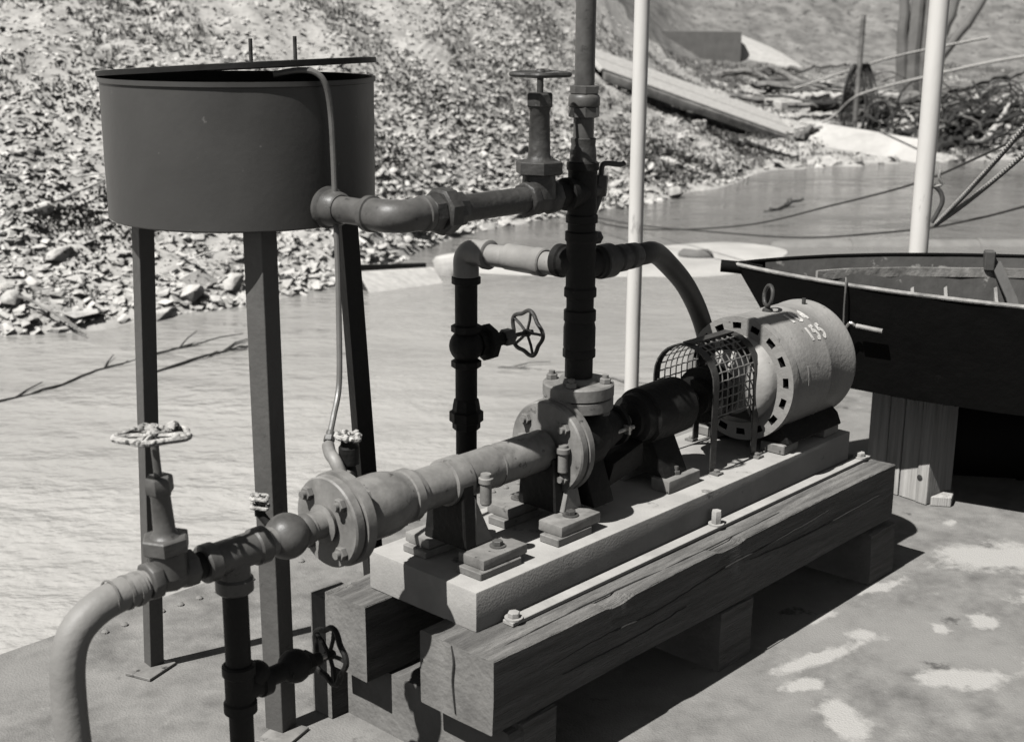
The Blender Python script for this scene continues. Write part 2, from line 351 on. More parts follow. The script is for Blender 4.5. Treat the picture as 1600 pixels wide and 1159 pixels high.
def deck_stain_nodes():
    t = M['deck'].node_tree; n = t.nodes; L = t.links; b = n['Principled BSDF']
    a = n.new('ShaderNodeAttribute'); a.attribute_name = 'stain'; tc = n.new('ShaderNodeTexCoord')
    z = n.new('ShaderNodeTexNoise'); z.inputs['Scale'].default_value = 22; z.inputs['Detail'].default_value = 10; z.inputs['Roughness'].default_value = .74; L.new(tc.outputs['Object'], z.inputs['Vector'])
    ma = n.new('ShaderNodeMath'); ma.operation = 'MULTIPLY_ADD'; L.new(z.outputs['Fac'], ma.inputs[0]); ma.inputs[1].default_value = 1.5; L.new(a.outputs['Fac'], ma.inputs[2])
    mr = n.new('ShaderNodeMapRange'); mr.inputs[1].default_value = .93; mr.inputs[2].default_value = 1.34; mr.inputs[4].default_value = .92; L.new(ma.outputs[0], mr.inputs[0])
    src = b.inputs['Base Color'].links[0].from_socket
    mx = n.new('ShaderNodeMix'); mx.data_type = 'RGBA'; L.new(mr.outputs[0], mx.inputs[0]); L.new(src, mx.inputs[6]); mx.inputs[7].default_value = grey(.45); L.new(mx.outputs[2], b.inputs['Base Color'])
deck_stain_nodes()
rv = MB().lathe((0, 0, 0), Zx, [(0, .011), (.004, .0105), (.008, .007), (.010, .002)], 10).mesh('rivet'); rv.materials.append(M['deck'])
for i, u in enumerate(np.arange(-.253, 2.6, .0625)):
    if i in (3, 8, 11): continue
    r = bpy.data.objects.new('rivet', rv); COL.objects.link(r); r.parent = dk; r.location = (u+random.uniform(-.004, .004), 1.252+random.uniform(-.003, .003), DZ)

# ---- stones of the bank
def stone_mesh(i, tris=1):
    bm = bmesh.new(); rnd = random.Random(i*13+5); sx, sy, sz = 1, rnd.uniform(.6, .95), rnd.uniform(.32, .7)
    for k in range(15 if tris else 9):
        d = Vector((rnd.gauss(0, 1), rnd.gauss(0, 1), rnd.gauss(0, 1))).normalized()*rnd.uniform(.42, .55)
        bm.verts.new((d.x*sx, d.y*sy, d.z*sz))
    g = bmesh.ops.convex_hull(bm, input=bm.verts)
    for v in [v for v in bm.verts if not v.link_faces]: bm.verts.remove(v)
    if tris: bmesh.ops.bevel(bm, geom=list(bm.edges), offset=.03, segments=1, affect='EDGES')
    bmesh.ops.triangulate(bm, faces=bm.faces[:])
    me = bpy.data.meshes.new('bank_stone'); bm.to_mesh(me); bm.free(); me.materials.append(M['rock']); return me
smesh = [stone_mesh(i, 0) for i in range(14)]; boul = [stone_mesh(40+i, 1) for i in range(5)]
def vis_xy():
    while True:
        x = random.uniform(-6.5, 9.5); y0 = float(np.interp(x, SX, SY)); e = random.random()**1.7*9
        y = y0+e
        if abs(x)/y < .48: return x, y, e
n = 0
while n < 300:
    x, y, e = vis_xy(); e *= .8 if n % 2 else .35; y = float(np.interp(x, SX, SY))+e; big = max(0, 1-e/4)
    if x > 2.2 and random.random() < .75: continue
    s = random.uniform(.12, .21)*(.85+1.1*big*random.random()**1.5)
    if e < .3: s *= .9
    bo = n % 6 == 1 and e < 2.5
    if bo: s = random.uniform(.22, .40)
    o = bpy.data.objects.new('bank_stone', boul[n % 5] if bo else smesh[n % 14]); COL.objects.link(o)
    o.location = (x, y, gz(x, y)+s*.13); o.scale = (s*random.uniform(.8, 1.5), s, s*random.uniform(.7, 1.15))
    o.rotation_euler = (random.uniform(-.5, .5), random.uniform(-.5, .5), random.uniform(0, 6.28))
    props(o, 'pale angular stone among the rubble of the river bank', 'stone', 'large pale stones strewn over the river bank'); n += 1
def scatter():
    rng = np.random.default_rng(3); VS = []; FS = []; off = 0
    base = []
    for me in smesh[:8]:
        v = np.array([p.co[:] for p in me.vertices]); f = np.array([p.vertices[:] for p in me.polygons]); base.append((v, f))
    N = 34000; k = 0
    while k < N:
        x = rng.uniform(-7, 13) if rng.random() < .45 else rng.uniform(-6, 1.2); y0 = float(np.interp(x, SX, SY)); e = rng.random()**1.15*11; y = y0+e
        if abs(x)/y > .5: continue
        dens = .78+.9*noise.noise(Vector((x*.5, y*.42, 2)))
        if x > 1.8: dens -= .33
        if rng.random() > dens: continue
        s = (.026+.13*rng.random()**2.8)*(1.12-.055*min(e, 9)); v, f = base[k % 8]
        a = rng.random()*6.28; c, sn = math.cos(a), math.sin(a); vv = v*np.array([s*1.3, s, s*.95])
        vv = np.c_[vv[:, 0]*c-vv[:, 1]*sn, vv[:, 0]*sn+vv[:, 1]*c, vv[:, 2]+(rng.random()-.5)*.5*vv[:, 0]]
        VS.append(vv+np.array([x, y, gz(x, y)+s*(.28*rng.random()-.10)])); FS.append(f+off); off += len(v); k += 1
    me = bpy.data.meshes.new('rubble'); me.from_pydata(np.concatenate(VS).tolist(), [], np.concatenate(FS).tolist()); me.materials.append(M['rock'])
    o = bpy.data.objects.new('rubble', me); COL.objects.link(o); props(o, 'small pale rubble covering the river bank', 'rubble', kind='stuff')
scatter()
def weeds():
    rng = random.Random(5); vs = []; fs = []
    k = 0
    while k < 9000:
        x = rng.uniform(-8, 14); y0 = float(np.interp(x, SX, SY)); e = .25+rng.random()*11; y = y0+e
        if abs(x)/y > .55: continue
        d = noise.noise(Vector((x*.8, y*.5, 11)))+.35*rng.random()
        if d < .22 and not (1.5 < x < 6 and e < 3.0 and rng.random() < .3): continue
        k += 1; z = gz(x, y); h = rng.uniform(.03, .11)
        for b in range(5):
            a = rng.random()*6.28; q = rng.uniform(.2, 1)*h*.8; wd = rng.uniform(.004, .010); bx, by = x+rng.uniform(-.06, .06), y+rng.uniform(-.06, .06)
            i = len(vs); vs += [(bx-wd, by, z-.01), (bx+wd, by, z-.01), (bx+math.cos(a)*q*.4+wd*.7, by+math.sin(a)*q*.4, z+h*.65), (bx+math.cos(a)*q, by+math.sin(a)*q, z+h*rng.uniform(.7, 1))]
            fs += [(i, i+1, i+2), (i, i+2, i+3)]
    me = bpy.data.meshes.new('weeds'); me.from_pydata(vs, [], fs); me.materials.append(M['grass'])
    o = bpy.data.objects.new('weeds', me); COL.objects.link(o); props(o, 'tufts of dry weeds growing between the bank stones', 'weeds', kind='stuff')
weeds()
def scrub():
    rng = random.Random(12); vs = []; fs = []
    for cx_, cy_, sx_, sy_, cnt in ((-3.75, 11.6, .55, .45, 420), (-4.6, 13.4, .5, .8, 260), (-1.7, 14.6, .5, .6, 320), (-.9, 17.2, .7, .7, 380), (-2.9, 14.8, .5, .6, 200), (1.6, 18.6, .8, .5, 420), (2.6, 19.9, .7, .5, 420), (.6, 17.4, .5, .6, 260), (3.6, 22.6, .6, .5, 260), (-5.4, 10.6, .5, .5, 220), (.2, 19.6, .6, .9, 300)):
        for q in range(int(cnt*.5)):
            x, y = rng.gauss(cx_, sx_*.85), rng.gauss(cy_, sy_*.85); z = gz(x, y); h = rng.uniform(.05, .22)
            if z < -.74: continue
            for b in range(6):
                a = rng.random()*6.28; r = rng.uniform(.1, .9)*h; zz = z+h*rng.uniform(.15, 1); wd = rng.uniform(.008, .02); px, py = x+math.cos(a)*r, y+math.sin(a)*r; t = rng.uniform(-.8, .8)
                i = len(vs); vs += [(px-wd, py, zz-wd*t), (px, py-wd*.8, zz+wd), (px+wd, py, zz+wd*t), (px, py+wd*.8, zz-wd)]; fs.append((i, i+1, i+2, i+3))
    me = bpy.data.meshes.new('scrub'); me.from_pydata(vs, [], fs); me.materials.append(M['scrub'])
    o = bpy.data.objects.new('scrub', me); COL.objects.link(o); props(o, 'low leafy scrub in patches on the stony bank', 'scrub', kind='stuff')
scrub()

# ------------------------------------------------------------------ timbers, plinth
VA, ZA = .17, .588            # the common axis of pump, suction line and motor
def beam(name, label, cat, lo, hi, mt, grp=None, rough=.004, seed=0, endmt=None, cuts=6):
    lo, hi = Vector(lo), Vector(hi); org = Vector(((lo.x+hi.x)/2, (lo.y+hi.y)/2, lo.z))
    b = MB(); n = 48; m_ = 6; L = hi-lo
    # a long box cut in slices so that its faces and arrises can wander like sawn, worn wood
    prof = []
    c = .012
    ring = [(c, 0), (.5, 0), (1-c, 0), (1, c*1.3), (1, .5), (1, 1-c*1.6), (1-c*1.6, 1), (.72, 1), (.5, 1), (.28, 1), (c, 1), (0, 1-c), (0, .5), (0, c)]
    vs = []; fs = []; k = len(ring)
    for i in range(n+1):
        x = lo.x+L.x*i/n
        for (a, d) in ring:
            p = Vector((x, lo.y+L.y*a, lo.z+L.z*d)); q = Vector((x*1.3, p.y*14, p.z*14))+Vector((seed, 0, 0))
            cr = (a < .05 or a > .95) and d > .85
            am = rough*(1.9 if cr else 1)
            if cr and noise.noise(Vector((x*4.3+seed, a*9, 3))) > .30: p.z -= rough*2.6; p.y += rough*(1.6 if a < .05 else -1.6)
            vs.append(p+Vector((0, noise.noise(q)*am, noise.noise(q+Vector((9, 4, 2)))*am)))
    for i in range(n):
        for j in range(k): fs.append((i*k+j, i*k+(j+1) % k, (i+1)*k+(j+1) % k, (i+1)*k+j))
    b.add(vs, fs)
    t = T(name, label, cat, org, group=grp)
    body = t.part('timber', b, mt, sharp=40)
    e = MB().add(vs[:k], [tuple(range(k-1, -1, -1))]); e2 = MB().add(vs[-k:], [tuple(range(k))])
    t.part('end_face', e, endmt or 'endgrain'); t.part('end_face', e2, endmt or 'endgrain')
    return t
nearT = beam('timber_beam', 'weathered cracked heavy timber at the front carrying the concrete plinth', 'timber', (-.075, -.122, .128), (1.695, .1, .2995), 'timber', rough=.005, seed=2)
beam('timber_beam', 'rear heavy timber under the plinth, its end stained beside the lower handwheel', 'timber', (-.082, .272, .112), (1.66, .417, .2995), 'timber', rough=.004, seed=7)
def crack(pts, wdt=.004):
    P = crom(pts, 8); return MB().tube([Vector(p)+Vector((0, 0, noise.noise(Vector(p)*40)*.004)) for p in P], lambda t: wdt*(.35+.65*math.sin(math.pi*min(1, max(0, t))))+.0004, 5)
for c in ([(.02, -.1225, .215), (.25, -.1235, .232), (.5, -.1225, .226), (.75, -.123, .246), (1.05, -.1235, .252), (1.3, -.1225, .262)],
          [(.9, -.1235, .235), (1.2, -.123, .222), (1.6, -.1235, .228)], [(.15, -.1235, .19), (.4, -.1225, .185), (.62, -.123, .196)]):
    nearT.part('crack', crack(c, .0017), 'darkwood')
nearT.part('crack', crack([(-.076, .0, .298), (-.077, -.008, .26), (-.0765, -.004, .21), (-.077, -.012, .14)], .0028), 'darkwood')
nearT.part('crack', crack([(.0, -.085, .3), (.35, -.08, .3005), (.7, -.09, .3), (1.1, -.083, .3005)], .0018), 'darkwood')
for u, lab in ((.06, 'short cross sleeper lying on the deck under the front ends of the timbers'), (.86, 'short cross sleeper on the deck under the middle of the timbers'), (1.635, 'short cross sleeper on the deck under the motor end of the timbers')):
    beam('cross_sleeper', lab, 'sleeper', (u-.07, -.115 if u < 1 else -.13, DZ+.001), (u+.08, .45, .110), 'timber', rough=.004, seed=u*9)
# end block standing behind the rear timber
beam('timber_block', 'short grey timber block standing behind the rear timber end', 'timber', (-.06, .43, DZ+.001), (.03, .50, .26), 'timber', seed=4)

pl = T('concrete_plinth', 'pale concrete plinth bolted under the pump and motor', 'plinth', (.81, .174, .3005))
pb = MB().box((0, 0, .3005), (1.625, .350, .395)); pm = pl.part('slab', pb, 'conc', bev=.004, segs=2)
st = T('hold_down_strip', 'pale flat steel strip running along the front timber beside the plinth', 'strip', (.88, -.02, .302))
st.part('flat_bar', MB().box((.075, -.040, .3015), (1.69, -.009, .3105)), 'strip', bev=.001)
for u, h in ((.095, .012), (.883, .035), (1.655, .012)):
    b = st.part('bolt', MB().lathe((u, -.024, .3108), Zx, [(0, .021), (.004, .021)], 20).hexn((u, -.024, .3148), Zx, .014, h), 'strip')
# patches and stains left to the material; a chipped edge piece
# ------------------------------------------------------------------ suction line, from the hose in front to the pump
X = Vector
hp = T('suction_hose', 'pale grey rubber hose bending down from the valve at the front left', 'hose', (-.86, VA, DZ))
path = crom([(-.705, VA, .586), (-.75, VA, .584), (-.80, VA, .572), (-.842, VA, .542), (-.862, VA, .49), (-.868, VA-.004, .40), (-.872, VA-.02, .25), (-.89, VA-.04, .1), (-.93, VA-.08, -.016)], 10)
hp.part('hose', MB().tube(path, .031, 26), 'hose')
for u, wd in ((-.722, .010), (-.742, .006), (-.772, .004)):
    hp.part('hose_clamp', MB().ring((u, VA, .5845), U, .0305, .0328, wd, 28), 'iron')
sl = T('suction_pipe', 'grey suction pipe with flange and bulbous reducer leading into the pump', 'pipe', (-.1, VA, ZA))
A0 = X((0, VA, ZA))
def ax(u): return X((u, VA, ZA))
sl.part('nipple', MB().cyl(ax(-.71), ax(-.665), .0262), 'iron')
tee = MB().lathe(ax(-.575), U, [(0, .034), (.004, .038), (.026, .038), (.030, .0335), (.118, .0335), (.122, .0375), (.146, .0375), (.15, .034)], 32)
tee.lathe((-.503, VA, ZA), -Zx, [(.0, .032), (.045, .0325), (.05, .0375), (.074, .0375), (.078, .033)], 32)
sl.part('tee', tee, 'midiron')
sl.part('nipple', MB().cyl(ax(-.61), ax(-.57), .026), 'black')
sl.part('nipple', MB().cyl(ax(-.426), ax(-.40), .029), 'iron')
ball = [(.046*-math.cos(a), .0475*math.sin(a)) for a in np.linspace(.62, math.pi-.66, 16)]
sl.part('swivel_ball', MB().lathe(ax(-.372), U, [(t, max(r, .02)) for t, r in ball]+[(.046, .034), (.05, .034)], 36), 'midiron')
sl.part('nipple', MB().lathe(ax(-.325), U, [(0, .031), (.012, .031), (.014, .029), (.05, .029)], 30), 'iron')
fl = MB().lathe(ax(-.270), U, [(0, .036), (-.012, .042), (-.014, .034), (-.016, .03)], 30)
fl.lathe(ax(-.270), U, [(0, .030), (0, .094), (.004, .097), (.022, .097), (.0225, .092)], 64)
sl.part('flange', fl, 'iron')
sl.part('flange', MB().lathe(ax(-.2425), U, [(0, .094), (.001, .1015), (.024, .1015), (.028, .097), (.034, .07)], 64), 'iron')
sl.part('gasket', MB().lathe(ax(-.2480), U, [(0, .091), (.006, .091)], 48), 'rubber')
for k in range(4):
    a = math.pi/4+k*math.pi/2; d = X((0, math.cos(a), math.sin(a)))*.074
    sl.part('bolt', MB().hexn(ax(-.2705)+d, -U, .0155, .013).cyl(ax(-.2835)+d, ax(-.2925)+d, .0085, n=12), 'iron')
    sl.part('bolt', MB().hexn(ax(-.2135)+d, U, .0155, .013), 'iron')
sl.part('reducer', MB().lathe(ax(-.21), U, [(0, .062), (.012, .066), (.04, .070), (.085, .0705), (.11, .068), (.128, .063), (.142, .0575), (.15, .056), (.152, .060), (.172, .060), (.175, .055), (.19, .052)], 48), 'iron')
sl.part('pipe', MB().cyl(ax(-.03), ax(.07), .0475, n=44), 'iron')
sl.part('coupling', MB().lathe(ax(.065), U, [(0, .0475), (.003, .054), (.055, .054), (.06, .050)], 44), 'iron')
sl.part('pipe', MB().cyl(ax(.12), ax(.40), .0495, n=44), 'iron')
sl.part('weld_ring', MB().ring(ax(.225), U, .049, .0512, .004, 44), 'iron')
dr = T('drain_pipe', 'black vertical drain pipe dropping from the tee behind the hose', 'pipe', (-.503, VA, .3))
dr.part('pipe', MB().cyl((-.503, VA, .515), (-.503, VA, .33), .0255), 'black')
dr.part('tee', MB().lathe((-.503, VA, .355), -Zx, [(0, .029), (.004, .0335), (.022, .0335), (.026, .0295), (.08, .0295), (.084, .0335), (.104, .0335)], 30).lathe((-.50, VA, .297), U, [(0, .028), (.04, .028), (.042, .033), (.062, .033)], 30).sphere((-.462, VA, .315), .03), 'black')
dr.part('pipe', MB().cyl((-.503, VA, .255), (-.503, VA, DZ+.001), .0245), 'black')
dr.part('side_pipe', MB().cyl((-.44, VA, .297), (-.35, VA, .297), .020), 'black')
lv = T('globe_valve', 'black globe valve with its handwheel beside the stained end of the rear timber', 'valve', (-.36, VA, .26), group='valves with handwheels')
lv.part('body', MB().sphere((-.365, VA, .298), .036).lathe((-.39, VA, .297), U, [(0, .028), (.02, .028)], 8), 'black')
lv.part('bonnet', MB().hexn((-.34, VA, .294), U, .026, .016).cyl((-.324, VA, .293), (-.30, VA, .291), .014), 'black')
lv.part('stem', MB().cyl((-.30, VA, .291), (-.262, VA, .288), .0055), 'steel')
wheel(lv, (-.272, VA, .289), (1, -.12, -.08), .058, .0065, 5, 'black', .10, .6)

def gate_valve(label, org, u, zc, axis_tilt, zs, mt, mtw, dims, wheel_mt, sp=5, R=.06, wax=(0, 0, 1), wz=None, crust=False):
    """body on a horizontal pipe along u, hex bonnet nut, tapered bonnet, gland nut, stem and handwheel"""
    t = T('gate_valve', label, 'valve', org, group='valves with handwheels')
    v = VA; hx, gn, top = zs; rb, hr = dims
    tl = axis_tilt
    def at(z): return X((u+tl*(z-zc), v, z))
    b = MB().lathe((u-.052, v, zc), U, [(0, rb*.86), (.003, rb), (.024, rb), (.028, rb*.82), (.052, rb*.95), (.076, rb*.82), (.080, rb), (.101, rb), (.104, rb*.86)], 8)
    b.lathe(at(zc), at(1)-at(0), [(0, rb*1.0), (hx-zc, rb*.92)], 24)
    t.part('body', b, mt, bev=.002)
    d = at(1)-at(0)
    t.part('bonnet_nut', MB().hexn(at(hx), d, hr, .030, .07, .4), mt)
    t.part('bonnet', MB().lathe(at(hx+.030), d, [(0, hr*.62), (.004, hr*.52), (.012, hr*.45), (gn-hx-.038, hr*.40), (gn-hx-.034, hr*.44), (gn-hx-.03, hr*.44)], 26), mt)
    t.part('gland_nut', MB().hexn(at(gn), d, hr*.58, .032, .1, .2).lathe(at(gn-.012), d, [(0, hr*.38), (.012, hr*.42)], 20), mt)
    t.part('stem', MB().cyl(at(gn+.03), at(top), .0075), mt if not crust else 'midiron')
    wheel(t, at(top), wax, R, .0062, sp, wheel_mt, .08, .9)
    if crust:
        for (du, dv, r) in ((.01, .035, .016), (-.03, -.01, .009), (.045, .01, .012), (.02, -.045, .008)):
            t.part('paint_crust', MB().sphere((at(top).x+du, v+dv, top+.004), r, 10, (1.2, 1, .6)).rough(.008, 60, du*90), wheel_mt)
    return t
gate_valve('grey gate valve with a white crusted handwheel in front of the left tank leg', (-.646, VA, .55), -.646, .591, -.055, (.640, .755, .866), 'midiron', None, (.037, .0455), 'crust', 5, .064, (.055, .075, 1), crust=True)

# supports under the suction pipe
def pedestal(label, u, w_):
    t = T('pipe_pedestal', label, 'pipe support', (u, VA, .395), group='pedestals on the plinth under the suction pipe')
    z0 = .4385
    poly = [(u-.018, VA-.062, z0), (u-.018, VA+.075, z0), (u-.018, VA+.056, ZA-.02), (u-.018, VA+.056, ZA), (u-.018, VA-.054, ZA), (u-.018, VA-.054, ZA-.03)]
    t.part('web', MB().prism(poly, (.036, 0, 0)), 'black', bev=.003)  # shade of the flange above is put into the web's black
    t.part('rib', MB().prism([(u+.018, VA-.06, z0), (u+.075, VA-.06, z0), (u+.018, VA-.056, ZA-.03)], (0, .012, 0)), 'iron', bev=.002)
    for s in (-1, 1):
        y = VA+s*.088
        t.part('foot', MB().box((u-.03, y-.042, .4135), (u+.115, y+.038, .4375)), 'iron', bev=.004, segs=2)
        t.part('shim', MB().box((u-.045, y-.047, .3955), (u+.09, y+.030, .4130)), 'iron', bev=.002)
        t.part('bolt', MB().lathe((u+.055, y-.004, .4378), Zx, [(0, .019), (.003, .019)], 18).hexn((u+.055, y-.004, .4408), Zx, .0125, .011, ph=u*7), 'midiron')
        t.part('clamp_boss', MB().lathe((u+.045, VA+s*.064, ZA-.055), Zx, [(0, .010), (.004, .0135), (.052, .0135), (.053, .017), (.064, .017), (.066, .013), (.074, .012)], 18), 'iron')
    return t
pedestal('front pipe pedestal with its foot nearest the plinth corner', .095, 0)

# ------------------------------------------------------------------ the pump
pu = T('centrifugal_pump', 'dark cast iron centrifugal pump with a vertical flanged discharge on the plinth', 'pump', (.6, VA, .395))
UF = .418
f = MB().lathe(ax(UF), U, [(-.002, .052), (0, .112), (.004, .1155), (.022, .1155), (.0225, .110)], 56)
pu.part('suction_flange', f, 'iron')
pu.part('suction_flange', MB().lathe(ax(UF+.026), U, [(0, .110), (.001, .118), (.018, .118), (.024, .108), (.040, .076), (.05, .066)], 56), 'iron')
for k in range(4):
    a = math.pi/4+k*math.pi/2; d = X((0, math.cos(a), math.sin(a)))*.088
    pu.part('bolt', MB().hexn(ax(UF-.001)+d, -U, .0145, .012).cyl(ax(UF-.013)+d, ax(UF-.022)+d, .008, n=12), 'iron')
vol = MB().lathe(ax(.455), U, [(0, .056), (.02, .062), (.035, .070), (.05, .076), (.085, .079), (.118, .076), (.13, .070), (.148, .062), (.16, .050)], 56)
pu.part('volute', vol, 'black')
pu.part('discharge_neck', MB().lathe((.536, VA, ZA+.05), Zx, [(0, .046), (.012, .038), (.025, .035), (.04, .035)], 40), 'black')
pu.part('discharge_flange', MB().lathe((.536, VA, .6655), Zx, [(0, .04), (.002, .084), (.005, .0875), (.030, .0875), (.032, .085)], 56), 'iron')
pu.part('stuffing_box', MB().lathe(ax(.6), U, [(0, .060), (.03, .056), (.05, .048), (.075, .042), (.078, .052), (.09, .052)], 40), 'black')
pu.part('gland', MB().box((.668, VA-.062, ZA-.012), (.676, VA+.062, ZA+.012)).lathe(ax(.664), U, [(0, .03), (.02, .03)], 24), 'steel', bev=.002)
for s in (-1, 1): pu.part('gland_bolt', MB().cyl((.625, VA+s*.05, ZA+.002), (.70, VA+s*.05, ZA+.002), .0052, n=10).hexn((.676, VA+s*.05, ZA+.002), U, .0095, .009), 'steel')
bh = MB().lathe(ax(.735), U, [(0, .022), (.004, .046), (.012, .05), (.016, .060), (.02, .064), (.05, .066), (.055, .075), (.075, .0755), (.15, .077), (.215, .076), (.22, .07), (.232, .066), (.236, .05), (.245, .03)], 44)
pu.part('bearing_housing', bh, 'black')
pu.part('yoke', MB().prism([(.60, VA-.05, .45), (.76, VA-.04, .47), (.76, VA-.04, .535), (.60, VA-.07, .52)], (0, .10, 0)), 'black', bev=.006, segs=2)
pu.part('bearing_leg', MB().prism([(.80, VA-.03, ZA-.05), (.80, VA+.03, ZA-.05), (.80, VA+.085, .431), (.80, VA-.085, .431)], (.10, 0, 0)), 'black', bev=.006, segs=2)  # black combines grease with the shade below the pump, put into the colour
pu.part('casing_leg', MB().prism([(.50, VA-.05, ZA-.05), (.50, VA+.05, ZA-.05), (.50, VA+.09, .431), (.50, VA-.09, .431)], (.08, 0, 0)), 'black', bev=.006, segs=2)
for s in (-1, 1):
    y = VA+s*.075
    pu.part('foot', MB().box((.79, y-.03, .3955), (.93, y+.03, .4305)), 'iron', bev=.004, segs=2)
    pu.part('bolt', MB().hexn((.855, y-.004, .4307), Zx, .011, .010).cyl((.855, y-.004, .44), (.855, y-.004, .452), .006, n=10), 'midiron')
    y = VA+s*.085
    pu.part('foot', MB().box((.33, y-.045, .4155), (.475, y+.03, .4415)), 'iron', bev=.004, segs=2)
    pu.part('shim', MB().box((.315, y-.047, .3955), (.44, y+.012, .4150)), 'iron', bev=.002)
    pu.part('bolt', MB().lathe((.405, y-.008, .4418), Zx, [(0, .020), (.003, .020)], 18).hexn((.405, y-.008, .4448), Zx, .0125, .010), 'midiron')
    pu.part('foot_rib', MB().prism([(.40, VA+s*.06, .442), (.47, VA+s*.06, .442), (.455, VA+s*.05, ZA-.06), (.435, VA+s*.05, ZA-.06)], (0, s*.014, 0)), 'iron', bev=.002)
    pu.part('clamp_boss', MB().lathe((.405, VA+s*.066, ZA-.045), Zx, [(0, .010), (.004, .013), (.05, .013), (.051, .017), (.062, .017), (.064, .012), (.07, .011)], 18), 'iron')
pu.part('saddle_web', MB().prism([(.385, VA-.062, .4425), (.385, VA+.062, .4425), (.385, VA+.052, ZA-.01), (.385, VA-.052, ZA-.01)], (.03, 0, 0)), 'black', bev=.003)
pu.part('shaft', MB().cyl(ax(.70), ax(1.20), .017), 'steel')
cp = T('shaft_coupling', 'dark shaft coupling turning inside the wire guard', 'coupling', (1.1, VA, ZA-.07))
cp.part('hub', MB().lathe(ax(1.035), U, [(0, .05), (.03, .05), (.032, .078), (.052, .078)], 36), 'black')
cp.part('hub', MB().lathe(ax(1.105), U, [(0, .078), (.03, .078), (.032, .05), (.07, .05)], 36), 'black')
cp.part('spider', MB().cyl(ax(1.088), ax(1.104), .07), 'rubber')

# coupling guard: arch of wire mesh between two straps on legs
gd = T('coupling_guard', 'arched wire mesh guard on strap legs over the shaft coupling', 'guard', (1.11, VA+.01, .395))
GV, GZ, GR = VA+.012, .642, .1
def arch(z0, r=GR, n=14):
    P = [(GV-r, z0)]+[(GV-r*math.cos(a), GZ+r*math.sin(a)) for a in np.linspace(0, math.pi, n)]+[(GV+r, z0)]
    return P
G0, G1 = 1.012, 1.215
for u in (G0, G1):
    gd.part('strap', MB().strap([(u, a, b) for a, b in arch(.404)], U, .026, .004), 'dark', sharp=50)
    for s in (-1, 1): gd.part('foot_tab', MB().box((u-.014, GV+s*GR-(.028 if s < 0 else 0), .3955), (u+.014, GV+s*GR+(0 if s < 0 else .028), .4015)).hexn((u, GV+s*(GR+.014), .4015), Zx, .008, .007), 'iron')
gd.part('crown_strap', MB().strap([(u, GV, GZ+GR+.004) for u in np.linspace(G0, G1, 6)], V, .03, .003), 'dark')
wb = MB(); low = .552
fine = [Vector((0, a, b)) for a, b in arch(low, GR-.003, 24)]
# resample the arch evenly
seg = [0]
for a, b in zip(fine, fine[1:]): seg.append(seg[-1]+(b-a).length)
def on_arch(d):
    for i in range(len(seg)-1):
        if d <= seg[i+1]+1e-9: return fine[i].lerp(fine[i+1], (d-seg[i])/max(1e-9, seg[i+1]-seg[i]))
    return fine[-1]
NU, NP = 7, 20
for k in range(NP+1):
    p = on_arch(seg[-1]*k/NP); wb.tube([(G0+(G1-G0)*j/10, p.y, p.z+.001*(-1)**j*.8) for j in range(11)], .0021, 5)
for j in range(NU+1):
    u = G0+.008+(G1-G0-.016)*j/NU; wb.tube([(u, on_arch(seg[-1]*k/60).y, on_arch(seg[-1]*k/60).z) for k in range(61)], .0021, 5)
gd.part('wire_mesh', wb, 'mesh')
gd.part('dark_backing', MB().prism([(G1-.006, a, b) for a, b in arch(.50, GR-.004, 16)], (.003, 0, 0)), 'black')  # black sheet added so the inside of the guard looks dark

# ------------------------------------------------------------------ the motor
mo = T('electric_motor', 'round grey electric motor marked 104 and 155 with a lifting eye', 'motor', (1.45, VA, .395))
MR = .178; m0, m1 = 1.258, 1.64
ZM = .600
def am(u): return X((u, VA, ZM))
mo.part('frame', MB().lathe(am(m0), U, [(0, MR+.003), (.012, MR+.004), (.03, MR+.003), (.034, MR-.002), (.10, MR), (.20, MR), (.205, MR+.0015), (.215, MR+.0015), (.22, MR), (.335, MR), (.34, MR+.002), (.352, MR+.002), (.356, MR-.003), (.372, MR-.012), (.384, MR-.04), (.39, .07), (.392, .0)], 88, False), 'motor', sharp=25)
ri, ro = .128, MR+.003
rb = MB(); NS = 16; um = m0-.0005
for k in range(NS):
    a0 = 2*math.pi*k/NS+.1; A_ = [a0+2*math.pi/NS*q for q in (0, .13, .27, .5, .73, .87, 1)]
    def pt(r, a, u=um): return X((u, VA+r*math.cos(a), ZM+r*math.sin(a)))
    s0, s1 = .147, .165
    for i in range(6):
        a, b = A_[i], A_[i+1]
        rb.add([pt(ri, a), pt(ri, b), pt(s0, b), pt(s0, a)], [(0, 1, 2, 3)]); rb.add([pt(s1, a), pt(s1, b), pt(ro, b), pt(ro, a)], [(0, 1, 2, 3)])
        if i in (0, 1, 4, 5): rb.add([pt(s0, a), pt(s0, b), pt(s1, b), pt(s1, a)], [(0, 1, 2, 3)])
    ang = [A_[2], A_[3], A_[4]]; ub = um+.030
    vs = MB()
    for a, b in zip(ang, ang[1:]):
        vs.add([pt(s0, a), pt(s0, b), pt(s0, b, ub), pt(s0, a, ub)], [(0, 1, 2, 3)]); vs.add([pt(s1, a), pt(s1, b), pt(s1, b, ub), pt(s1, a, ub)], [(0, 1, 2, 3)]); vs.add([pt(s0, a, ub), pt(s0, b, ub), pt(s1, b, ub), pt(s1, a, ub)], [(0, 1, 2, 3)])
    for a in (ang[0], ang[-1]): vs.add([pt(s0, a), pt(s1, a), pt(s1, a, ub), pt(s0, a, ub)], [(0, 1, 2, 3)])
    mo.part('vent_slot', vs, 'rubber')  # slot insides coloured black to stand in for the unlit interior
